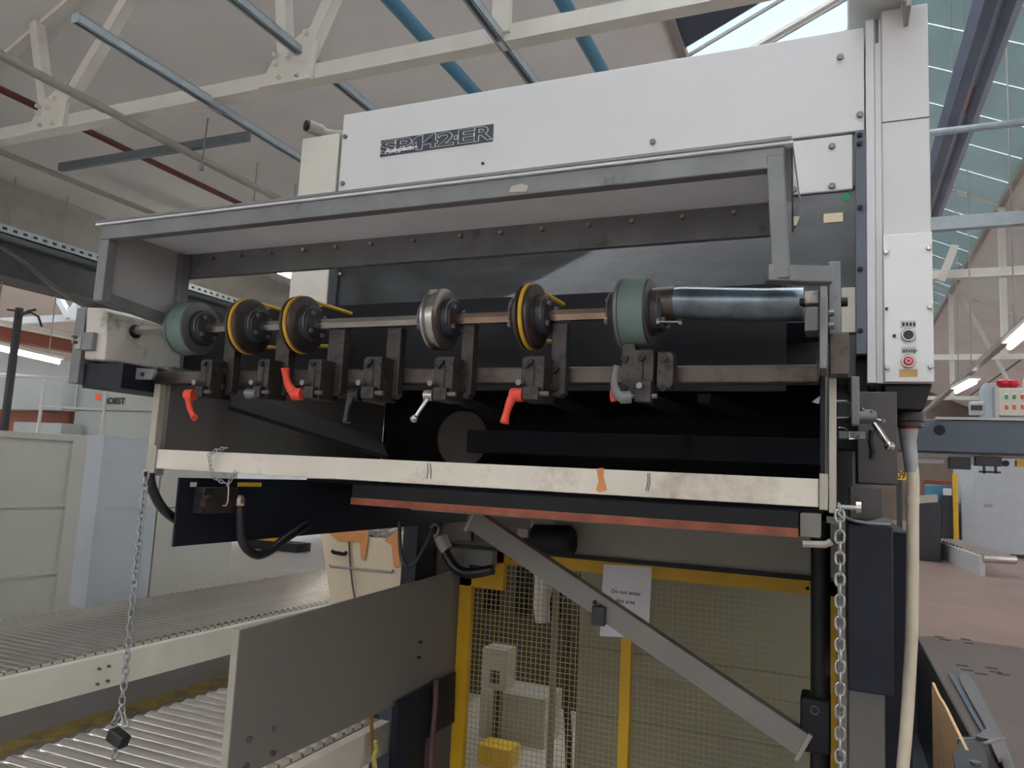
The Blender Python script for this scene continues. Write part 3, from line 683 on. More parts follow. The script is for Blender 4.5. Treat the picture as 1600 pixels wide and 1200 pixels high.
c1 = PY(1268, 628, 1.62); MB().prism([c1+Vector(v) for v in ((0, 0, 0), (.014, 0, -.004), (.016, 0, .012))], (0, .002, 0)).build('paper_scrap', 'paper', M)
# ---- lower bar
lbar = MB().box(-1.622, -.03, 1.45, 1.458, -.033, .0165).box(-1.622, -.03, 1.458, 1.49, -.033, -.027).build('lower_bar', 'bar', M, .0015)
MB().box(-1.628, -1.612, 1.444, 1.452, -.045, .026).build('bar_end_plate', 'flange', lbar, .0015)
MB().box(PY(1280, 770, 1.444).x, PY(1294, 770, 1.444).x, 1.440, 1.452, PY(1288, 797, 1.44).z, PY(1288, 740, 1.44).z).build('bar_end_plate', 'flange', lbar, .0015)
pts = [PY(x, y, 1.4485) for x, y in ((932, 732), (943, 731), (943, 745), (946, 757), (948, 766), (937, 770), (931, 766), (935, 752))]
MB().prism(pts, (0, .0015, 0)).build('tape_patch', 'orange', lbar)
for px, sz in ((668, 2), (1015, 2.4), (672, 1), (1012, 1)):
    p0, p1 = PY(px, 724+(px-668)*.045, 1.4492), PY(px+random.uniform(-3, 3), 748+(px-668)*.055, 1.4492)
    MB().tube([p0, p0.lerp(p1, .5)+Vector((.002, 0, 0)), p1], .0008, 5).build('glue_line', 'dark', lbar)
# bolt and split pin at the bar's right end
a = PY(1308, 792, 1.45); bb = MB().cyl(a, a+Vector((.03, 0, 0)), .0045, n=8); bb.cyl(a+Vector((.03, 0, 0)), a+Vector((.038, 0, 0)), .011, n=10); bb.build('pin_bolt', 'steel', M)
# ---- right hand mechanism under the column
MB().box(.06, .10, 2.35, 2.6, .02, .34).build('column_web', 'cavity', M)
pbox(1340, 612, 1402, 756, 2.18, .3).build('mechanism_plate', 'mech', M, .002)
pbox(1328, 762, 1379, 812, 2.1, .3).build('mechanism_block', 'mech', M, .002)
pbox(1330, 588, 1343, 664, 1.9, .04).build('swing_arm', 'hood', M, .002)
pbox(1306, 600, 1340, 700, 2.3, .2).build('mechanism_back', 'navy', M)
pbox(1326, 505, 1358, 612, 2.26, .3).build('mechanism_back', 'black', M)
pbox(1307, 628, 1329, 652, 1.95, .02).build('cable_box', 'dark', M, .003)
q = [PY(x, y, 1.94) for x, y in ((1307, 627), (1322, 627), (1329, 632), (1330, 647), (1325, 653), (1308, 653))]
MB().tube(q, .003, 6).build('wire_loop', 'plate', M)
q = [PY(x, y, 1.93) for x, y in ((1310, 668), (1320, 669), (1326, 676), (1327, 686), (1337, 686), (1343, 681))]
MB().tube(q, .0016, 5).build('loose_wire', 'steel', M)
pbox(1310, 674, 1352, 686, 1.95, .03).build('wire_bracket', 'hood', M, .002)
p = PY(1354, 651, 2.0)
hw = MB().tube([p+Vector((-.02, 0, 0)), p+Vector((.012, 0, 0)), p+Vector((.022, 0, 0))], [.017, .017, .011], 18).build('clamp_handle', 'plate', M)
a, b = PY(1366, 662, 1.98), PY(1390, 697, 1.95)
l = MB().tube([a, a.lerp(b, .4), b], [.006, .0085, .006], 12); l.ball(b, .0115); tag(l.build('ball_lever', 'steel', hw), 'chrome ball lever')
l = MB(); 
for e in ((1347, 640), (1380, 658), (1362, 645)): l.tube([p, PY(*e, 1.99)], .003, 8); l.ball(PY(*e, 1.99), .006, 8)
l.build('handle_pins', 'steel', hw)
MB().tube([PY(x, y, 2.17) for x, y in ((1362, 672), (1360, 690), (1364, 706), (1362, 716))], .006, 8).build('curved_slot', 'black', M)
# ---- under the column: cable gland and conduit
MB().prism([(.113, 2.22, .283), (.228, 2.22, .283), (.205, 2.22, .215), (.125, 2.22, .215)], (0, .3, 0)).build('column_foot', 'black', M, .003)
p = PY(1419, 640, 2.3)
gl = MB()
n = 28; gl.tube([(p.x, 2.3, .26), (p.x, 2.3, .215), (p.x, 2.3, .214), (p.x, 2.3, .19), (p.x, 2.3, .189), (p.x, 2.3, .175)], [.034, .034, .042, .042, .036, .036], n)
gl.build('cable_gland', 'bracket', M, .001)
# ---- lower housing and legs, right
c = pbox(1325, 822, 1396, 1084, 2.05, .02).box(PY(1325, 950, 2.05).x, PY(1396, 950, 2.05).x, 2.07, 2.75, PY(1360, 1084, 2.05).z, PY(1360, 822, 2.05).z)
c.build('lower_cabinet', 'navy', M, .003)
MB().prism([PY(1345, 818, 2.06), PY(1396, 818, 2.06), PY(1393, 812, 2.06), PY(1380, 808, 2.06)], (0, .02, 0)).build('cabinet_lip', 'hood', M)
MB().hose([PY(x, y, 2.03) for x, y in ((1312, 800), (1330, 812), (1360, 818), (1392, 820))], .004, 6).build('cabinet_cable', 'plate', M)
MB().box(PY(1326, 1140, 2.3).x, PY(1383, 1140, 2.3).x, 2.3, 2.7, FL, PY(1350, 1075, 2.3).z).build('machine_leg', 'side', M, .004)
MB().box(.04, .2, 2.6, 3.4, FL, -.12).build('machine_frame', 'navy', M)
MB().box(-1.70, -1.646, 3.09, 3.4, FL, -.1).build('machine_frame', 'pillar', M)
# ---- feeder board
MB().box(-1.317, -.083, 1.9, 3.05, -.094, -.056).build('pile_board', 'black', M)
MB().box(-1.317, -.083, 1.895, 3.05, -.114, -.094).build('board_edge', 'wood', M)
MB().box(-1.12, -.1, 1.91, 2.4, -.118, -.114).build('board_angle', 'guard', M)
pbox(1250, 803, 1282, 840, 1.9, .1).build('board_bracket', 'guard', M, .002)
# diagonal brace and guide post
A, B = PY(737, 812, 2.4), PY(1256, 1166, 2.4)
d = (B-A).normalized(); nrm = Vector((0, -1, 0)).cross(d).normalized()
if nrm.z < 0: nrm = -nrm
br = MB().bar(A, B, .006, .066, nrm); br.bar(A+nrm*.033+Vector((0, .018, 0)), B+nrm*.033+Vector((0, .018, 0)), .042, .005, nrm)
bro = br.build('diagonal_brace', 'guard', M, .001)
for P_ in (A, B): MB().bar(P_-nrm*.045, P_+nrm*.04, .02, .012, d).build('brace_end', 'pipe', bro)
pbox(924, 948, 944, 978, 2.375, .02).build('bolt_plate', 'dark', bro, .002)
for px, py in ((930, 941), (938, 947)):
    p = PY(px, py, 2.395); MB().cyl((p.x, 2.386, p.z), (p.x, 2.4, p.z), .007, n=10).build('bolt', 'black', bro)
x = PY(1282, 950, 2.45).x
gp = MB().cyl((x, 2.45, -.10), (x, 2.45, -1.2), .027, n=24).build('guide_post', 'black', M)
pbox(1250, 1092, 1298, 1178, 2.41, .1).build('guide_slider', 'black', M, .006)
p = PY(1273, 1110, 2.405); MB().tube([p+Vector((.011*math.cos(t), 0, .011*math.sin(t))) for t in [i*math.pi/8 for i in range(16)]], .002, 6, True).build('slider_ring', 'plate', M)
MB().tube([PY(x_, y_, 1.9) for x_, y_ in ((1254, 850), (1290, 851), (1299, 846))], .008, 8).build('board_pin', 'flange', M)
# machine body behind the board
mb_ = MB().box(-1.2, .02, 3.05, 3.24, -.33, -.07).build('lower_body', 'greyfill', M)
MB().box(-1.6, -.02, 3.03, 3.2, -.335, -.318).build('body_rail', 'black', M)
mo = MB().tube([PY(836, 842, 2.95), PY(890, 845, 2.95), PY(896, 845, 2.95)], [.06, .06, .05], 24).build('drive_motor', 'black', M)
pbox(808, 826, 825, 840, 2.9, .05).build('junction_box', 'pipe', M, .003)
pbox(722, 858, 770, 884, 3.1, .05).build('cable_duct', 'guard', M, .003)
MB().hose([PY(x_, y_, 3.0) for x_, y_ in ((690, 845), (697, 865), (712, 888), (735, 896), (770, 890))], .022, 12).build('cable_bundle', 'rubber', M)
MB().tube([PY(x_, y_, 3.0) for x_, y_ in ((688, 838), (692, 850), (699, 860))], .03, 12).build('bundle_cuff', 'pipe', M)
# left navy side plate below the bar, with valve
sp = MB()
Yb = 3.25
sp.box(-1.606, -1.600, 1.52, Yb, -.235, -.055)
spo = sp.build('side_plate', 'navy', M)
for (px0, px1, py) in ((297, 307, 757), (371, 408, 757)):  # slots through the plate; the bright view behind is painted on as strips
    a, b = PX(px0, py, -1.5995), PX(px1, py, -1.5995)
    tag(MB().box(-1.5995, -1.598, a.y, b.y, a.z-.006, a.z+.006).build('painted_slot', 'signyel' if px0 > 350 else 'inkwhite', spo), 'yellow seen through a slot' if px0 > 350 else None)
v = PX(345, 782, -1.57)
vb = MB().box(-1.60, -1.565, v.y-.07, v.y+.06, v.z-.035, v.z+.035).build('valve_block', 'bracket', M, .003)
MB().cyl((-1.565, v.y-.06, v.z-.005), (-1.545, v.y-.06, v.z-.005), .02, n=12).build('valve_cap', 'rail', vb)
f_ = PX(375, 790, -1.55); MB().tube([f_, f_+Vector((0, 0, .02)), f_+Vector((0, 0, .03))], [.014, .014, .008], 8).build('hose_fitting', 'brass', vb)
q = [PX(x_, y_, -1.55) for x_, y_ in ((375, 790), (375, 820), (379, 845), (390, 861), (405, 867), (425, 858), (448, 840), (470, 826))]+[PX(482, 818, -1.60)]
MB().hose(q, .0135, 12).build('air_hose', 'rubber', vb)
q = [PX(x_, y_, -1.635) for x_, y_ in ((233, 735), (237, 760), (248, 785), (263, 803), (283, 816), (310, 828))]
MB().hose(q, .0125, 12).build('cable_loom', 'rubber', M)
MB().cyl((-1.72, 1.62, .115), (-1.648, 1.62, .115), .07, n=28).build('side_motor', 'cabblue', M, .008)
# dark leg between board and guard, with its hose
MB().box(-1.73, -1.66, 2.90, 3.08, FL, -.15).build('machine_frame', 'navy', M)
q = [PY(x_, y_, 2.6) for x_, y_ in ((624, 815), (625, 850), (629, 875), (638, 886), (648, 880), (660, 860), (672, 835), (676, 822))]
MB().hose(q, .0075, 8).build('air_hose', 'rubber', M)
q = [PY(x_, y_, 2.58) for x_, y_ in ((672, 824), (680, 818), (686, 824), (684, 834), (678, 838))]
MB().tube(q, .006, 8).build('hose_clip', 'plate', M)
# conduit from the gland to the floor
cp_ = [(1420, 655), (1421, 700), (1426.5, 745), (1426, 800), (1426, 860), (1425.5, 920), (1424.5, 985), (1421, 1055), (1417, 1125), (1411, 1195), (1406, 1250)]
q = [PY(x_, y_, 2.3) for x_, y_ in cp_]
cd = MB().hose(q, .0155, 14).build('conduit', 'hose', M)
MB().tube([PY(1419, 655, 2.3), PY(1419, 668, 2.3), PY(1419, 672, 2.3)], [.026, .023, .021], 14).build('tape_band', 'redtape', cd)
MB().tube([PY(1419, 671, 2.3), PY(1419, 690, 2.3), PY(1422, 710, 2.3), PY(1424.5, 738, 2.3)], [.0245, .020, .0185, .0165], 14).build('tape_band', 'greytape', cd)
MB().tube([PY(1426, 775, 2.3), PY(1426, 786, 2.3)], [.0178, .0178], 14).build('strap_band', 'hose', cd)
MB().bar(PY(1430, 781, 2.3), PY(1465, 778, 2.3), .012, .02).build('conduit_bracket', 'flange', cd)

# ============================================================ CHAINS
def link_mesh(length=.0265, width=.0185, r=.0023):
    pts = []; hl = length/2-width/2
    for i in range(7): a = -math.pi/2+math.pi*i/6; pts.append(Vector((math.sin(a)*(width/2-r), 0, hl+math.cos(a)*(width/2-r))))
    for i in range(7): a = math.pi/2+math.pi*i/6; pts.append(Vector((math.sin(a)*(width/2-r), 0, -hl+math.cos(a)*(width/2-r))))
    m = MB().tube(pts, r, 7, True); bmesh.ops.recalc_face_normals(m.bm, faces=m.bm.faces[:])
    me = bpy.data.meshes.new('chain_link'); m.bm.to_mesh(me); m.bm.free(); me.materials.append(M_['chain'])
    me.polygons.foreach_set('use_smooth', [True]*len(me.polygons)); return me
LM = link_mesh(); LS = link_mesh(.016, .010, .0012)
def links(t, path, me, pitch, phase=0):
    path = [Vector(p) for p in path]; k = 0; rest = 0
    for a, b in zip(path, path[1:]):
        L_ = (b-a).length; d = (b-a).normalized(); s_ = rest
        while s_ <= L_:
            o = bpy.data.objects.new('chain_link', me); C.objects.link(o); o.parent = t
            p = a+d*s_
            qv = d.to_track_quat('Z', 'Y') if abs(d.z) < .98 else Vector((0, 0, 1)).to_track_quat('Z', 'Y')
            rot = qv.to_matrix().to_4x4() @ Matrix.Rotation(math.radians(90)*(k % 2)+phase+random.uniform(-.12, .12), 4, 'Z')
            o.matrix_local = Matrix.Translation(p-WO[t.name]) @ rot
            k += 1; s_ += pitch
        rest = s_-L_
ca = PY(1312, 806, 1.428)
t = thing('hanging_chain', 'long steel chain hanging at the right end of the lower bar, past the navy cabinet', 'chain', ca, 'hanging chains')
links(t, [ca, ca+Vector((0, 0, -.56))], LM, .0178, .1)
MB().tube([ca+Vector((-.002, 0, .022)), ca+Vector((.003, -.004, .014)), ca+Vector((-.002, 0, .004)), ca+Vector((.006, 0, -.004))], .0025, 8).build('hook', 'chain', t)
cb = PY(228, 742, 1.425)
t = thing('hanging_chain', 'steel chain hanging at the bar\'s left end with a black block at its foot', 'chain', cb, 'hanging chains')
ce = PY(190, 1096, 1.44); ce.x = cb.x; ce.y = cb.y
links(t, [cb, ce], LM, .0172, .4)
e1, e2, e3 = ce+Vector((-.022, 0, -.052)), ce+Vector((.020, 0, -.05)), ce+Vector((0, 0, -.085))
links(t, [ce+Vector((-.002, 0, -.012)), e1], LM, .0172); links(t, [ce+Vector((.003, 0, -.012)), e2], LM, .0172)
MB().bar(e3+Vector((-.024, 0, .014)), e3+Vector((.024, 0, -.002)), .03, .03).build('end_block', 'blackplastic', t, .004)
links(t, [e3+Vector((-.005, 0, -.018)), e3+Vector((-.006, 0, -.036))], LM, .0172)
cc = PY(350, 700, 1.434)
t = thing('pin_chain', 'short thin chain with a wire hook draped over the left part of the lower bar', 'chain', cc)
path = [PY(x_, y_, 1.434) for x_, y_ in ((352, 700), (338, 703), (327, 711), (329, 731), (334, 745), (342, 751), (355, 756))]
links(t, path, LS, .0105)
links(t, [PY(357, 756, 1.434), PY(367, 738, 1.434)], LS, .0105)
MB().tube([PY(x_, y_, 1.434) for x_, y_ in ((357, 754), (357, 770), (356, 785), (353, 790), (348, 790))], .002, 8).build('wire_hook', 'steel', t)

# ============================================================ GUARD PANEL BESIDE THE GATE
g = thing('guard_panel', 'large plain grey sheet guard jutting out left of the yellow gate', 'guard panel', (-1.63, 2.5, -.95))
poly = []
for px, py in ((375, 986), (721, 889), (721, 1054), (432, 1189)):
    poly.append(PX(px, py, -1.63))
yb0 = poly[0].y; lowz = poly[3].z+(poly[3].z-poly[2].z)*(poly[3].y-yb0)/(poly[2].y-poly[3].y)
poly2 = [poly[0], poly[1], poly[2], poly[3], Vector((-1.63, yb0, lowz))]
MB().prism(poly2, (-.012, 0, 0)).build('sheet', 'guard', g, .001)
MB().box(-1.655, -1.63, yb0-.004, yb0+.002, lowz-.12, poly[0].z+.004).build('edge_flange', 'flange', g, .001)
for px, py in ((427, 1138), (387, 1155), (424, 1176), (383, 1195), (655, 1003), (653, 1027)):
    p = PX(px, py, -1.63); MB().cyl((-1.63, p.y, p.z), (-1.618, p.y, p.z), .008 if px < 600 else .006, n=8).build('bolt', 'plate' if px < 600 else 'black', g, .001)
MB().box(-1.66, -1.645, 1.86, 2.02, FL, lowz+.05).build('leg', 'conv', g)
a, b = PX(622, 1095, -1.60), PX(712, 1060, -1.60)
tag(MB().prism([PX(x_, y_, -1.60) for x_, y_ in ((622, 1097), (712, 1050), (710, 1128), (617, 1182))], (-.01, 0, 0)).build('lower_guard', 'navy'), 'small dark plate hanging under the large grey sheet guard', 'guard panel')

# ============================================================ YELLOW GATE
GY = 3.27
g = thing('mesh_gate', 'yellow framed wire mesh gate closing the space under the press', 'gate', (-.82, GY, FL+.05))
xl, xr, zt, zb = -1.62, .0, -.350, FL+.06
fw = .062
fr = MB()
def F(x0, x1, z0, z1): fr.box(x0, x1, GY-.02, GY+.02, z0, z1)
F(xl, xl+fw, zb, -.47); F(xr-fw, xr, zb, zt); F(xl, -1.40, -.53, -.47); F(-1.46, -1.40, -.47, zt); F(-1.46, xr, zt-fw, zt); F(xl, xr, zb, zb+fw)
fr.build('frame', 'yellow', g, .002)
MB().box(-.845, -.80, GY-.015, GY+.025, zb, zt-fw).build('middle_post', 'yellow', g, .002)
me_ = MB(); y_ = GY+.024; r_ = .0013
x = xl+fw/2
while x < xr-.02:
    top = -.38 if x > -1.44 else -.5
    me_.box(x-r_, x+r_, y_-r_, y_+r_, zb+.02, top); x += .0232
z = zb+.05
while z < -.39:
    me_.box(xl+.03 if z < -.5 else -1.44, xr-.03, y_+r_, y_+3*r_, z-r_, z+r_); z += .0232
me_.build('wire_mesh', 'wire', g)
for px, py in ((803, 871), (1262, 918)):
    p = PY(px, py, GY); MB().cyl((p.x, GY-.03, p.z), (p.x, GY-.02, p.z), .007, n=8).build('bolt', 'black', g)
s = thing('warning_sheet', 'white printed sheet of paper fixed to the mesh gate', 'sign', PY(980, 940, GY-.03))
co = [PY(x_, y_, GY-.028) for x_, y_ in ((943, 882), (1019, 886), (1013, 997), (937, 994))]
MB().prism(co, (0, .0015, 0)).build('sheet', 'paper', s)
p = PY(955, 926, GY-.029); text('lettering', 'Do not enter', 'ink', s, p.x, GY-.0285, p.z, .0228, 1.03, .0003, .0003)
p = PY(963, 941, GY-.029); text('lettering', 'this area', 'ink', s, p.x, GY-.0285, p.z, .0228, 1.03, .0003, .0003)
s.rotation_euler = (0, 0, 0)
# behind the gate
b = thing('rear_machine_wall', 'dull grey green machine side standing behind the right half of the mesh gate', 'machine', (-.5, 3.9, FL))
MB().box(-1.22, .04, 3.85, 4.3, FL, -.1).build('body', 'greyfill', b)
for z in (-.86, -.98, -1.18): MB().box(-1.21, .03, 3.842, 3.85, z, z+.006).build('seam', 'guard', b)
tag(MB().hose([PY(882, 850, 3.7), PY(888, 950, 3.7), PY(884, 1050, 3.7), PY(888, 1150, 3.7), PY(890, 1290, 3.7)], .018, 10).build('thick_cable', 'rubber'), 'thick black cable dropping behind the mesh gate', 'cable')
tag(MB().tube([PY(846, 830, 3.95), PY(848, 880, 3.95), PY(850, 910, 3.95), PY(846, 940, 3.95), PY(848, 972, 3.95)], [.012, .05, .055, .045, .04], 12).build('white_sack', 'paper'), 'white bag hanging behind the upper left of the mesh gate', 'bag')
b = thing('switch_box', 'small pale switch box on a bracket behind the left of the mesh gate', 'box', PY(770, 1045, 4.2))
bx = pbox(752, 1014, 790, 1078, 4.2, .15).build('case', 'pipe', b, .004)
MB().box(PY(768, 1060, 4.2).x, PY(776, 1060, 4.2).x, 4.25, 4.3, FL, PY(770, 1078, 4.2).z).build('leg', 'dark', b)
pbox(766, 1048, 780, 1068, 4.195, .006).build('dark_socket', 'dark', b)
tag(MB().box(PY(750, 1100, 4.4).x, PY(852, 1100, 4.4).x, 4.4, 4.7, FL, PY(800, 1085, 4.4).z).build('pale_crate', 'pipe'), 'pale grey crate low behind the mesh gate', 'crate')
c = tag(MB().box(PY(746, 1180, 4.0).x, PY(796, 1180, 4.0).x, 4.0, 4.15, FL, PY(770, 1168, 4.0).z).build('yellow_block', 'yellow'), 'yellow block near the floor behind the left of the mesh gate', 'block')
tag(MB().box(PY(861, 1000, 3.8).x, PY(869, 1000, 3.8).x, 3.8, 3.83, FL, -.2).build('support_post', 'guard'), 'thin grey post behind the mesh gate', 'post')
b = thing('rear_dark_frame', 'dark brown machine side seen behind the left of the mesh gate', 'machine', (-2.2, 5.3, FL))
MB().box(-3.1, -1.3, 5.2, 5.5, FL, -.1).build('body', mat('dark_brown_metal', (62, 52, 45), .6, var=.25, scale=3), b)
for i in range(4): MB().box(-2.6+i*.24, -2.5+i*.24, 5.15, 5.2, -1.0, -.45).build('inner_strip', 'cavity', b)
# straps and hose by the guard panel
tag(MB().tube([PX(x_, y_, -1.75) for x_, y_ in ((578, 1085), (580, 1120), (581, 1150), (583, 1180), (585, 1240))], .009, 8, flat=(1.4, .5)).build('strap', 'strap'), 'ochre strap hanging behind the grey guard panel', 'strap')
tag(MB().tube([PX(x_, y_, -1.72) for x_, y_ in ((586, 1158), (588, 1170), (584, 1185), (589, 1215))], [.008, .011, .010, .007], 8).build('yellow_tie', mat('lime_cloth', (186, 178, 84), .7, var=.1)), 'yellow cloth tie at the foot of the ochre strap', 'cloth')
tag(MB().hose([PX(x_, y_, -1.585) for x_, y_ in ((681, 1062), (680, 1100), (676, 1150), (672, 1210), (670, 1280))], .012, 10).build('mauve_hose', 'mauve'), 'dull mauve hose hanging under the grey guard panel', 'hose')
tag(MB().box(-2.15, -1.9, 3.4, 3.8, FL, -1.12).build('floor_motor', 'slate', None, .02), 'blue grey floor unit behind the small dark plate', 'machine')

# ============================================================ ROLLER CONVEYORS
def conveyor(label, x0, x1, y0, y1, pitch, zt, rail_h, r, n):
    t = thing('roller_conveyor', label, 'conveyor', ((x0+x1)/2, (y0+y1)/2, FL), 'roller conveyors')
    for x in (x0, x1):
        d = .045 if x == x0 else -.045
        mb = MB(); mb.box(x-.004, x+.004, y0, y1, zt-rail_h, zt); mb.box(x, x+d, y0, y1, zt-.006, zt); mb.box(x, x+d, y0, y1, zt-rail_h, zt-rail_h+.006)
        mb.build('side_rail', 'conv', t, .001)
    for x in (x0+.06, x1-.06):
        for y in (y0+.4, (y0+y1)/2, y1-.4): MB().box(x-.03, x+.03, y-.03, y+.03, FL, zt-rail_h).build('leg', 'conv', t)
    first = MB().cyl((x0+.05, y0+.05, zt+.004), (x1-.05, y0+.05, zt+.004), r, n=14).build('roller', 'roller', t)
    k = 1
    while k < n and y0+.05+k*pitch < y1-.03:
        clone(first, t, (0, k*pitch, 0)); k += 1
    return t
cv = conveyor('long roller conveyor running away at the left, nearer the cabinets', -4.88, -3.68, 2.0, 8.2, .0625, -1.1, .175, .026, 100)
for px, py in ((155, 1045), (170, 1041), (152, 1069), (168, 1064)):
    p = PX(px, py, -3.67); MB().cyl((-3.676, p.y, p.z), (-3.66, p.y, p.z), .008, n=8).build('bolt', 'plate', cv)
conveyor('short roller conveyor in the foreground passing under the grey guard panel', -2.72, -1.80, 1.2, 3.0, .066, -1.1, .13, .027, 60)
a = PZ(0, 1178, FL+.003); 
tag(MB().box(-4.2, -4.02 , .5, 7, FL, FL+.002).build('floor_stripe', mat('worn_yellow_line', (224, 196, 110), .6, var=.15, dirt=(150, 140, 122), dirt_amt=.52, dirt_scale=5)), 'worn yellow line painted on the floor between the conveyors', 'floor marking')

# ============================================================ WASTE BIN
t = thing('waste_bin', 'cream tapered waste bin with handles and orange stains behind the guard panel', 'bin', (-3.15, 4.3, FL))
y0 = 4.25
A = [PY(x_, y_, y0) for x_, y_ in ((500, 840), (641, 838))]; Bt = [PY(527, 985, y0), PY(625, 985, y0)]
dz = (A[0].z+A[1].z)/2; lo = -1.25
xa, xb = A[0].x, A[1].x; wa, wb = Bt[0].x, Bt[1].x
vs = [(xa, y0, dz), (xb, y0, dz), (wb, y0+.03, lo), (wa, y0+.03, lo)]
b_ = MB(); T = []
ring = [[(xa, y0, dz), (xb, y0, dz), (xb, y0+.5, dz), (xa, y0+.5, dz)], [(wa, y0+.04, lo), (wb, y0+.04, lo), (wb, y0+.46, lo), (wa, y0+.46, lo)]]
inn = [[(xa+.02, y0+.02, dz), (xb-.02, y0+.02, dz), (xb-.02, y0+.48, dz), (xa+.02, y0+.48, dz)], [(wa+.02, y0+.06, lo+.1), (wb-.02, y0+.06, lo+.1), (wb-.02, y0+.44, lo+.1), (wa+.02, y0+.44, lo+.1)]]
V = [[b_.bm.verts.new(p) for p in rg] for rg in (ring[1], ring[0], inn[0], inn[1])]
for P_, Q in zip(V, V[1:]):
    for k in range(4): b_.bm.faces.new((P_[k], P_[(k+1) % 4], Q[(k+1) % 4], Q[k]))
b_.bm.faces.new(V[0]); b_.bm.faces.new(V[-1])
b_.build('bin_body', 'bin', t, .004)
for x in (wa+.04, wb-.04):
    for y in (y0+.1, y0+.4): MB().box(x-.03, x+.03, y-.03, y+.03, FL, lo).build('bin_leg', 'dark', t)
hd = MB().tube([PY(x_, y_, y0-.02) for x_, y_ in ((519, 860), (521, 863), (539, 866), (541, 862))], .012, 8).build('handle', 'black', t)
MB().tube([PY(x_, y_, y0-.02) for x_, y_ in ((515, 882), (517, 885), (612, 894), (614, 890))], .008, 8).build('push_rail', 'pipe', t)
MB().tube([PY(x_, y_, y0-.012) for x_, y_ in ((545, 838), (547, 880), (551, 915), (556, 945))], .006, 6).build('hanging_cord', 'mauve', t)
tag(MB().prism([PY(x_, y_, y0-.02) for x_, y_ in ((512, 832), (575, 828), (574, 850), (569, 876), (564, 874), (562, 846), (530, 846))], (0, .006, 0)).build('rag', 'orange'), 'orange stained rag over the left rim of the cream bin', 'rag')
tag(MB().prism([PY(x_, y_, y0-.02) for x_, y_ in ((600, 845), (622, 828), (624, 884), (615, 886), (612, 852))], (0, .006, 0)).build('rag', 'orange'), 'orange stained rag over the right rim of the cream bin', 'rag')
sc = MB()
for i in range(12):
    p = Vector((xa+.2+random.random()*(xb-xa-.3), y0+.1+random.random()*.3, dz+random.uniform(-.03, .03)))
    sc.bar(p, p+Vector((random.uniform(-.1, .1), random.uniform(-.1, .1), random.uniform(-.02, .06))), .06, .03)
tag(sc.build('waste_scraps', 'pipe'), 'grey scraps heaped in the cream bin', 'scraps', kind='stuff')
tag(MB().tube([PY(x_, y_, 4.1) for x_, y_ in ((637, 825), (634, 870), (629, 910), (624, 950))]+[Vector((PY(612, 1110, 4.1).x, 4.1, FL))], .02, 8, flat=(1.2, .5)).build('strap', 'strap'), 'ochre strap beside the cream bin', 'strap')

# ============================================================ LEFT BACKGROUND
XP = -6.03
t = thing('partition', 'grey green steel partition with ribbed panels at the far left edge', 'partition', (XP, 3.2, FL))
yR = PX(110, 700, XP).y; zT = PX(110, 684, XP).z
MB().box(XP-.05, XP, .5, yR, FL, zT).build('sheet', 'cab', t)
MB().box(XP-.06, XP+.03, yR, yR+.13, FL, zT+.02).build('end_post', 'cab', t, .003)
MB().box(XP-.06, XP+.03, .5, yR, zT-.03, zT+.02).build('top_rail', 'cab', t, .003)
for py in (790, 897): 
    z = PX(60, py, XP).z; MB().box(XP, XP+.02, .5, yR, z-.012, z+.012).build('rib', 'cab', t)
XC = -7.15
y0, y1, y2 = PX(134, 940, XC).y, PX(232, 930, XC).y, PX(357, 905, XC).y
zt1 = PX(165, 681, XC).z
t = thing('steel_cabinet', 'blue grey steel cabinet right of the partition', 'cabinet', (XC-.3, (y0+y1)/2, FL))
MB().box(XC-.7, XC, y0, y1-.01, FL, zt1).build('body', 'cabblue', t, .005)
for py in (725, 793): z = PX(200, py, XC).z; MB().box(XC, XC+.012, y0+.1, y1-.1, z-.012, z+.012).build('shelf_edge', 'label', t)
t = thing('steel_cabinet', 'grey green steel cabinet behind the hanging chain', 'cabinet', (XC-.3, (y1+y2)/2, FL))
MB().box(XC-.7, XC, y1+.01, y2, FL, zt1-.03).build('body', 'cab', t, .005)
MB().box(XC, XC+.006, y1+.05, y2-.05, -.6, -.59).build('door_seam', 'dark', t)
# far machine with its lettering
Yb = 9.5
t = thing('far_machine', 'tall grey machine at the back left carrying a red square and dark lettering', 'machine', PY(180, 700, Yb)*1.0)
pbox(110, 600, 262, 800, Yb, 1.2).build('body', 'far', t, .01)
x0 = PY(110, 640, Yb).x; x1 = PY(262, 640, Yb).x; z = PY(180, 642, Yb).z; MB().box(x0, x1, Yb-.006, Yb, z-.006, z+.006).build('seam', 'dark', t)
pbox(149, 616, 157, 625, Yb-.01, .01).build('red_emblem', 'red', t)
p = PY(163, 629, Yb); e = PY(203, 629, Yb); text('lettering', 'BOBST', 'ink', t, p.x, Yb-.006, p.z-.02, .155, (e.x-p.x)/.53*.92, .004, .004)
t = thing('far_cabinet', 'low grey machine housing at far left behind the white railing', 'machine', PY(60, 700, 9.2))
pbox(-60, 588, 98, 640, 9.2, .25).build('body', 'far', t, .01)
pbox(20, 660, 95, 690, 9.0, .4).build('ledge', 'far', t)
pbox(-60, 640, 92, 900, 9.46, .2).build('inner', 'brown', t)
t = thing('far_wall_panel', 'tan wall panel between the partition and the blue grey cabinet', 'panel', PY(140, 760, 12))
pbox(90, 700, 240, 835, 12, .2).build('sheet', mat('tan_board', (170, 154, 130), .7, var=.05), t)
tag(pbox(108, 825, 140, 858, 10.5, .6).build('brown_carton', 'brown'), 'brown carton on the floor between partition and blue grey cabinet', 'carton')
tag(pbox(108, 859, 140, 874, 10.5, .6).build('dark_pallet', 'dark'), 'dark pallet under the brown carton', 'pallet')
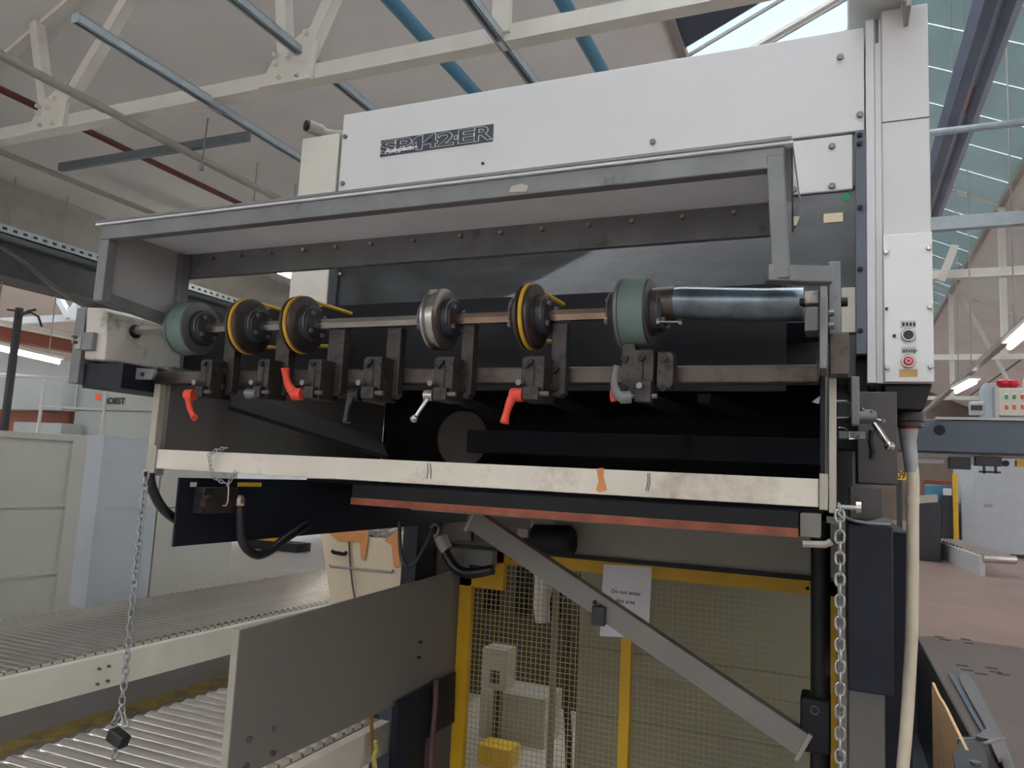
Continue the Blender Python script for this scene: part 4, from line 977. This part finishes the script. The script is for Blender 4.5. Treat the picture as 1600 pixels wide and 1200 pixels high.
# railing
t = thing('railing', 'white tube railing in front of the far grey machine', 'railing', PZ(100, 700, .3))
def zl(a, b, z): 
    p, q_ = PZ(*a, z), PZ(*b, z); return p, q_
p0, p1 = PY(-40, 580, 6.8), PY(232, 601, 7.9); p1.z = p0.z = (p0.z+p1.z)/2
MB().cyl(p0, p1, .022, n=8).build('top_rail', 'label', t)
a, b = p0.lerp(p1, .40), p0.lerp(p1, .76)
for c_ in (a, b): MB().cyl(c_, c_-Vector((0, 0, 1.25)), .022, n=8).build('post', 'label', t)
MB().cyl(a-Vector((0, 0, .42)), b-Vector((0, 0, .42)), .018, n=8).build('middle_rail', 'label', t)
# dark post with hooks
t = thing('hook_post', 'dark post with curved hooks at its top, left of the drive box', 'post', PY(8, 822, 5.4))
a, b = PY(29, 481, 5.4), PY(29, 481, 5.4); b.z = FL
MB().box(a.x-.03, a.x+.03, 5.38, 5.44, FL, a.z).build('post', 'dark', t, .003)
MB().tube([PY(x_, y_, 5.4) for x_, y_ in ((31, 498), (36, 490), (45, 486), (55, 484))], .014, 8).build('hook', 'dark', t)
MB().tube([PY(x_, y_, 5.4) for x_, y_ in ((32, 492), (48, 488), (60, 495), (65, 510))], .012, 8).build('hook', 'dark', t)
MB().tube([PY(x_, y_, 5.4) for x_, y_ in ((12, 484), (25, 486), (29, 490))], .012, 8).build('hook', 'dark', t)
# beams and pipes of the left bay
def runp(name, label, cat, pa, x, y0, y1, m, r=None, wh=None):
    p = PX(*pa, x); a, b = (x, y0, p.z), (x, y1, p.z)
    mb = MB().cyl(a, b, r, n=10) if r else MB().bar(a, b, *wh)
    return tag(mb.build(name, m), label, cat)
runp('crane_beam', 'rust brown crane beam high at far left', 'beam', (50, 525), -10.4, 3, 26, 'brown', wh=(.2, .26))
runp('white_conduit', 'white conduit along the top of the rust brown crane beam', 'pipe', (60, 516), -10.2, 3, 26, 'white', r=.045)
runp('white_pipe', 'white pipe running below the dark valley beam at left', 'pipe', (70, 432), -9.5, 3, 26, 'white', r=.06)
runp('dark_duct', 'dark duct directly beneath the white pipe at left', 'duct', (70, 450), -9.6, 3, 26, 'dark', wh=(.2, .14))
t = thing('roof_truss', 'pale roof truss of the neighbouring bay, seen left above the crane beam', 'roof truss', PY(110, 495, 10))
Yt = 10
p = PY(113, 497, Yt)
MB().box(-20, -10.1, Yt-.05, Yt+.05, p.z-.07, p.z+.07).build('bottom_chord', 'label', t)
MB().bar((p.x, Yt-.06, p.z), tuple(PY(64, 415, Yt)), .12, .1, (0, 1, 0)).build('strut', 'label', t)
MB().bar((p.x, Yt-.06, p.z), tuple(PY(132, 455, Yt)), .12, .1, (0, 1, 0)).build('strut', 'label', t)
MB().prism([PY(x_, y_, Yt-.1) for x_, y_ in ((104, 480), (122, 480), (118, 500), (112, 502))], (0, .03, 0)).build('gusset_plate', 'label', t)
# black cable to the drive box
q = [PY(x_, y_, 1.62+.8*max(0, (140-x_)/140)) for x_, y_ in ((-60, 352), (0, 386), (40, 412), (80, 445), (120, 471), (138, 479), (160, 477), (190, 484), (235, 494))]
tag(MB().hose(q, .009, 8).build('black_cable', 'rubber'), 'black cable drooping in from the left onto the drive box', 'cable')
# pallet truck beyond the cabinets
t = thing('pallet_truck', 'yellow pallet truck on the floor beyond the grey green cabinet', 'pallet truck', (PZ(400, 856, FL)))
Yp = PZ(400, 856, FL).y
pbox(368, 828, 430, 848, Yp, .3).build('yellow_body', 'yellow', t, .01)
MB().box(PY(392, 850, Yp).x, PY(470, 850, Yp).x, Yp-.1, Yp+.3, FL, PY(430, 846, Yp).z).build('dark_wheels', 'black', t, .01)
tag(MB().box(*(lambda a: (a.x-.3, a.x+.9, a.y, a.y+.1, FL, FL+.08))(PZ(440, 915, FL))).build('wooden_batten', 'ply'), 'wooden batten on the floor beyond the left conveyor', 'batten')

# ============================================================ RIGHT BACKGROUND
GYb = 4.0
zt_, zb_ = PY(1500, 656, GYb).z, PY(1500, 707, GYb).z
t = thing('gantry_beam', 'dark slate beam crossing behind the conduit on the right', 'beam', (1.2, GYb, zb_))
MB().box(.06, 2.6, GYb, GYb+.18, zb_, zt_).build('beam', 'slate', t, .004)
MB().box(.42, 2.6, GYb-.01, GYb+.12, zt_, zt_+.012).build('top_strip', 'label', t)
p = PY(1468, 672, GYb); MB().cyl((p.x, GYb-.003, p.z), (p.x, GYb, p.z), .024, n=20).build('round_hole', 'black', t)
for px in (.1, 2.45): MB().box(px-.04, px+.04, GYb+.03, GYb+.13, FL, zb_).build('leg', 'slate', t)
t = thing('control_box', 'cream control box with coloured buttons on top of the slate beam', 'control box', PY(1590, 648, GYb))
cbx = pbox(1560, 606, 1680, 650, GYb, .06).build('case', 'cream', t, .003)
MB().box(PY(1555, 630, GYb).x, PY(1560, 630, GYb).x, GYb, GYb+.1, zt_+.01, PY(1560, 604, GYb).z).build('case_edge', 'label', t)
for j, py in enumerate((620, 636)):
    for i, px in enumerate((1573, 1585, 1598, 1610)):
        gm = M_['green'] if (j == 0 and i < 2) else M_['red']
        o = pbox(px-2.2, py-3, px+2.2, py+3, GYb-.008, .008).build('push_button', gm, t, .001)
        pbox(px-3, py-5.5, px+3, py-3.5, GYb-.002, .002).build('button_label', 'inkwhite', t)
for px in (1568, 1583):
    p = PY(px, 600, GYb+.03); tag(MB().tube([p+Vector((0, 0, -.02)), p+Vector((0, 0, -.002)), p+Vector((0, 0, .012)), p+Vector((0, 0, .02))], [.014, .028, .028, .018], 18).build('mushroom_button', 'redtape', t), 'red mushroom button')
t = thing('guide_rail', 'pale slotted guide rail with black clamps hanging under the slate beam', 'rail', (.8, GYb, zb_-.06))
for py in (711, 721):
    z = PY(1460, py, GYb+.05).z; MB().box(.33, PY(1530, py, GYb+.05).x, GYb+.05, GYb+.08, z-.009, z+.009).build('rail', 'label', t)
for px0, px1, py0, py1 in ((1483, 1517, 714, 733), (1524, 1566, 713, 728)): pbox(px0, py0, px1, py1, GYb+.02, .05).build('clamp', 'dark', t, .002)
for px in (1538, 1556): pbox(px-2, 727, px+2, 740, GYb+.03, .01).build('clamp_leg', 'dark', t)
pbox(1530, 736, 1564, 739, GYb+.03, .01).build('clamp_bar', 'dark', t)
p = PY(1571, 724, GYb+.03); MB().cyl((p.x, GYb+.02, p.z), (p.x, GYb+.05, p.z), .014, n=14).build('clamp_knob', 'black', t)
tag(pbox(1589, 719, 1620, 729, GYb+.08, .05).build('yellow_tag', 'signyel'), 'yellow tag under the slate beam at the right edge', 'tag')
# numbered post
Y9 = 10.6
t = thing('bay_sign', 'small yellow sign numbered 09 beside the conduit', 'sign', (PY(1408, 743, Y9).x, Y9, FL))
pbox(1400, 736, 1417, 750, Y9, .01).build('plate', 'signyel', t)
p = PY(1401, 747.5, Y9); text('lettering', '09', 'ink', t, p.x, Y9-.003, p.z, .135, .72, .002, .002)
x = PY(1405, 743, Y9).x; MB().box(x-.03, x+.03, Y9+.01, Y9+.06, FL, PY(1405, 738, Y9).z).build('post', 'dark', t)
# far white cabinet and machines
Yc = 24.5
t = thing('white_cabinet', 'tall pale grey cabinet standing far back on the right', 'cabinet', (5, Yc, FL))
xa = PY(1502, 800, Yc).x; ztc = PY(1540, 716, Yc).z
MB().box(xa, xa+4.5, Yc, Yc+1.5, FL, ztc).build('body', mat('pale_cabinet_grey', (176, 181, 186), .45, var=.04), t, .02)
MB().box(xa+.34, xa+.36, Yc-.01, Yc, FL+.1, ztc-.5).build('edge_seam', 'label', t)
p = PY(1544, 790, Yc); MB().box(p.x-.1, p.x+.1, Yc-.02, Yc, p.z-.04, p.z+.04).build('handle_slot', 'pipe', t)
MB().box(xa+.4, xa+4.5, Yc-.012, Yc, FL, FL+.1).build('plinth', 'dark', t)
for lab, nm, cat, r4, yy, dd, mm_ in (
    ('dark machine far back below the slate beam, left of the pale grey cabinet', 'far_press', 'machine', (1432, 785, 1470, 845), 21, 2, 'dark'),
    ('black machine against the left side of the far pale grey cabinet', 'far_press', 'machine', (1466, 800, 1503, 832), 27.6, 1, 'black'),
    ('grey covered machine far back beside the blue drum', 'far_press', 'machine', (1470, 775, 1500, 802), 30, 1, 'slate'),
    ('orange rack far back under the slate beam', 'far_rack', 'rack', (1445, 750, 1488, 778), 33, 1, 'brown'),
    ('blue drum far back under the slate beam', 'far_drum', 'drum', (1458, 758, 1476, 780), 25.4, 1, 'blue'),
    ('white carton far back beside the blue drum', 'far_carton', 'carton', (1477, 763, 1487, 774), 24.4, .5, 'paper'),
    ('yellow post beside the far pale grey cabinet', 'far_post', 'post', (1489, 740, 1497, 780), 24.1, .1, 'yellow')):
    o = pbox(*r4, yy, dd); b0 = o
    # stand it on the floor
    mbz = min(v.co.z for v in o.bm.verts)
    if nm in ('far_press', 'far_post', 'far_rack'):
        for v in o.bm.verts:
            if abs(v.co.z-mbz) < 1e-4: v.co.z = FL
        tag(o.build(nm, mm_, None, .02), lab, cat)
    elif nm == 'far_drum':
        o.bm.free(); p = PY(467, 770, yy); p = PY(1467, 780, yy); q_ = PY(1467, 758, yy)
        th_ = thing(nm, lab, cat, (p.x, yy, FL)); MB().cyl((p.x, yy, p.z), (p.x, yy, q_.z), .36, n=24).build('drum', mm_, th_, .02); MB().box(p.x-.4, p.x+.4, yy-.4, yy+.4, FL, p.z).build('stand', 'dark', th_)
    else:
        th_ = thing(nm, lab, cat, (PY(1482, 770, yy).x, yy, FL)); o.build('carton', mm_, th_); c_ = PY(1482, 774, yy); MB().box(c_.x-.15, c_.x+.15, yy, yy+.5, FL, c_.z).build('stand', 'dark', th_)
# low far conveyor on the right
t = thing('far_conveyor', 'low grey roller conveyor on the floor left of the far pale grey cabinet', 'conveyor', PZ(1470, 852, FL))
ya, yb = 19.5, 30
p = PZ(1455, 850, FL+.25); q_ = PZ(1503, 861, FL+.25)
MB().bar((PZ(1496, 864, FL+.2).x, 18.2, FL+.2), (PZ(1432, 838, FL+.2).x, 23.4, FL+.2), .1, .4).build('side_rail', 'label', t)
fr_ = None
for i in range(14):
    f_ = i/13; c0 = Vector((PZ(1496, 864, FL+.2).x, 18.2, FL+.36)).lerp(Vector((PZ(1432, 838, FL+.2).x, 23.3, FL+.36)), f_)
    MB().cyl(c0, c0+Vector((.6, .2, 0)), .09, n=10).build('roller', 'roller', t)
# lamp rail, cross bars and pipe on the right
z = 1.66; a, b = PZ(1440, 650, 1.6), PZ(1600, 521, 1.6); xx = (a.x+b.x)/2
tag(MB().bar((xx, 5, z), (xx, 19, z), .07, .07).build('lamp_rail', 'pipe'), 'pale rail carrying the two fluorescent lights on the right', 'rail')
y_ = PY(1530, 345, 7.6); zz = PY(1530, 345, 7.6).z
tag(MB().box(.3, 4, 7.58, 7.66, zz-.06, zz+.06).build('cross_strut', 'galv'), 'grey steel strut running right from behind the control column', 'strut')
zz = PY(1530, 199, 7).z
tag(MB().cyl((.3, 7, zz), (5, 7, zz), .03, n=10).build('cross_pipe', 'galv'), 'thin grey pipe crossing in front of the dark trough at upper right', 'pipe')
tag(MB().bar(PY(1470, 440, 12), PY(1492, 384, 12), .1, .1, (0, 1, 0)).build('truss_bracket', 'white'), 'short white bracket sticking up from the second truss', 'bracket')
t = thing('camera_housing', 'blue grey plastic housing with a pale box standing on the slate beam', 'housing', PY(1540, 648, GYb))
h0 = PY(1544, 600, GYb+.1); h1 = PY(1544, 645, GYb+.1)
MB().prism([(h0.x-.035, GYb+.07, h0.z-.03), (h0.x-.02, GYb+.07, h0.z), (h0.x+.04, GYb+.07, h0.z), (h0.x+.04, GYb+.07, zt_+.012), (h0.x-.035, GYb+.07, zt_+.012)], (0, .05, 0)).build('body', 'cabblue', t, .003)
pbox(1515, 627, 1539, 648, GYb+.02, .04).build('pale_box', 'label', t, .006)
pbox(1517, 633, 1535, 641, GYb+.015, .01).build('dark_port', 'dark', t)
# floor plate by the trench, plywood, metal offcuts
t = thing('floor_plate', 'dark steel floor plate with slots beside the trench', 'floor plate', (1.6, 7.2, FL))
MB().box(PX1, 2.7, 4.0, 10.0, FL, FL+.006).build('plate', mat('dark_floor_plate', (96, 84, 80), .35, .2, var=.12, scale=2, dirt=(70, 62, 60), dirt_amt=.4, dirt_scale=2), t)
for px, py in ((1468, 995), (1476, 1000), (1509, 999), (1514, 1005), (1503, 1040), (1511, 1047), (1549, 1044), (1556, 1050), (1568, 1054), (1533, 1053)):
    p = PZ(px, py, FL+.006); MB().box(p.x-.05, p.x+.05, p.y-.03, p.y+.03, FL+.006, FL+.0075).build('slot', 'black', t)
MB().box(PX1-.006, PX1+.01, 4.0, 10.05, FL-.24, FL+.008).build('edge_angle', 'dark', t)
a = PZ(1456, 1066, -1.5)
y0 = a.y; yn = PX(1512, 1170, a.x).y
q = [Vector((a.x, y0, -2.5)), Vector((a.x, y0, -1.5))]
n_ = 14
for i in range(1, n_+1):
    q.append(Vector((a.x, y0+(yn-1.2-y0)*i/n_, -1.5+random.uniform(-.012, .012))))
q.append(Vector((a.x, yn-1.2, -2.5)))
tag(MB().prism(q, (.018, 0, 0)).build('plywood_sheet', 'ply'), 'raw plywood sheet with a rough edge standing in the trench at lower right', 'plywood')
t = thing('metal_offcut', 'long grey metal strip lying along the edge of the trench at lower right', 'metal strip', PZ(1540, 1130, FL+.03))
MB().prism([PZ(x_, y_, FL+.05) for x_, y_ in ((1498, 1060), (1503, 1053), (1513, 1056), (1521, 1066), (1560, 1140), (1585, 1200), (1600, 1240), (1582, 1240), (1552, 1160), (1503, 1072))], (0, 0, .014)).build('strip', 'plate', t, .002)
MB().prism([PZ(x_, y_, FL+.012) for x_, y_ in ((1482, 1056), (1488, 1053), (1500, 1072), (1550, 1150), (1578, 1200), (1566, 1200), (1535, 1150))], (0, 0, .02)).build('base_strip', 'slate', t, .002)
t = thing('metal_clamp', 'grey metal clamp lying across the strip at the lower right corner', 'clamp', PZ(1525, 1185, FL+.08))
z_ = FL+.075
MB().prism([PZ(x_, y_, z_) for x_, y_ in ((1496, 1159), (1540, 1160), (1541, 1163), (1496, 1163))], (0, 0, .03)).build('jaw', 'slate', t, .002)
MB().prism([PZ(x_, y_, z_) for x_, y_ in ((1498, 1164), (1537, 1164), (1541, 1178), (1545, 1215), (1494, 1215), (1488, 1182), (1498, 1176))], (0, 0, .03)).build('clamp_body', 'dark', t, .002)
MB().prism([PZ(x_, y_, z_+.03) for x_, y_ in ((1524, 1155), (1546, 1140), (1556, 1150), (1572, 1188), (1560, 1192), (1545, 1160))], (0, 0, .02)).build('cover', 'plate', t, .002)
MB().bar(PZ(1536, 1162, z_+.06), PZ(1571, 1153, z_+.06), .014, .014).build('pin', 'steel', t)
p = PZ(1524, 1194, z_+.031); MB().cyl(p, p+Vector((0, 0, .015)), .028, n=16).build('knob', 'plate', t)
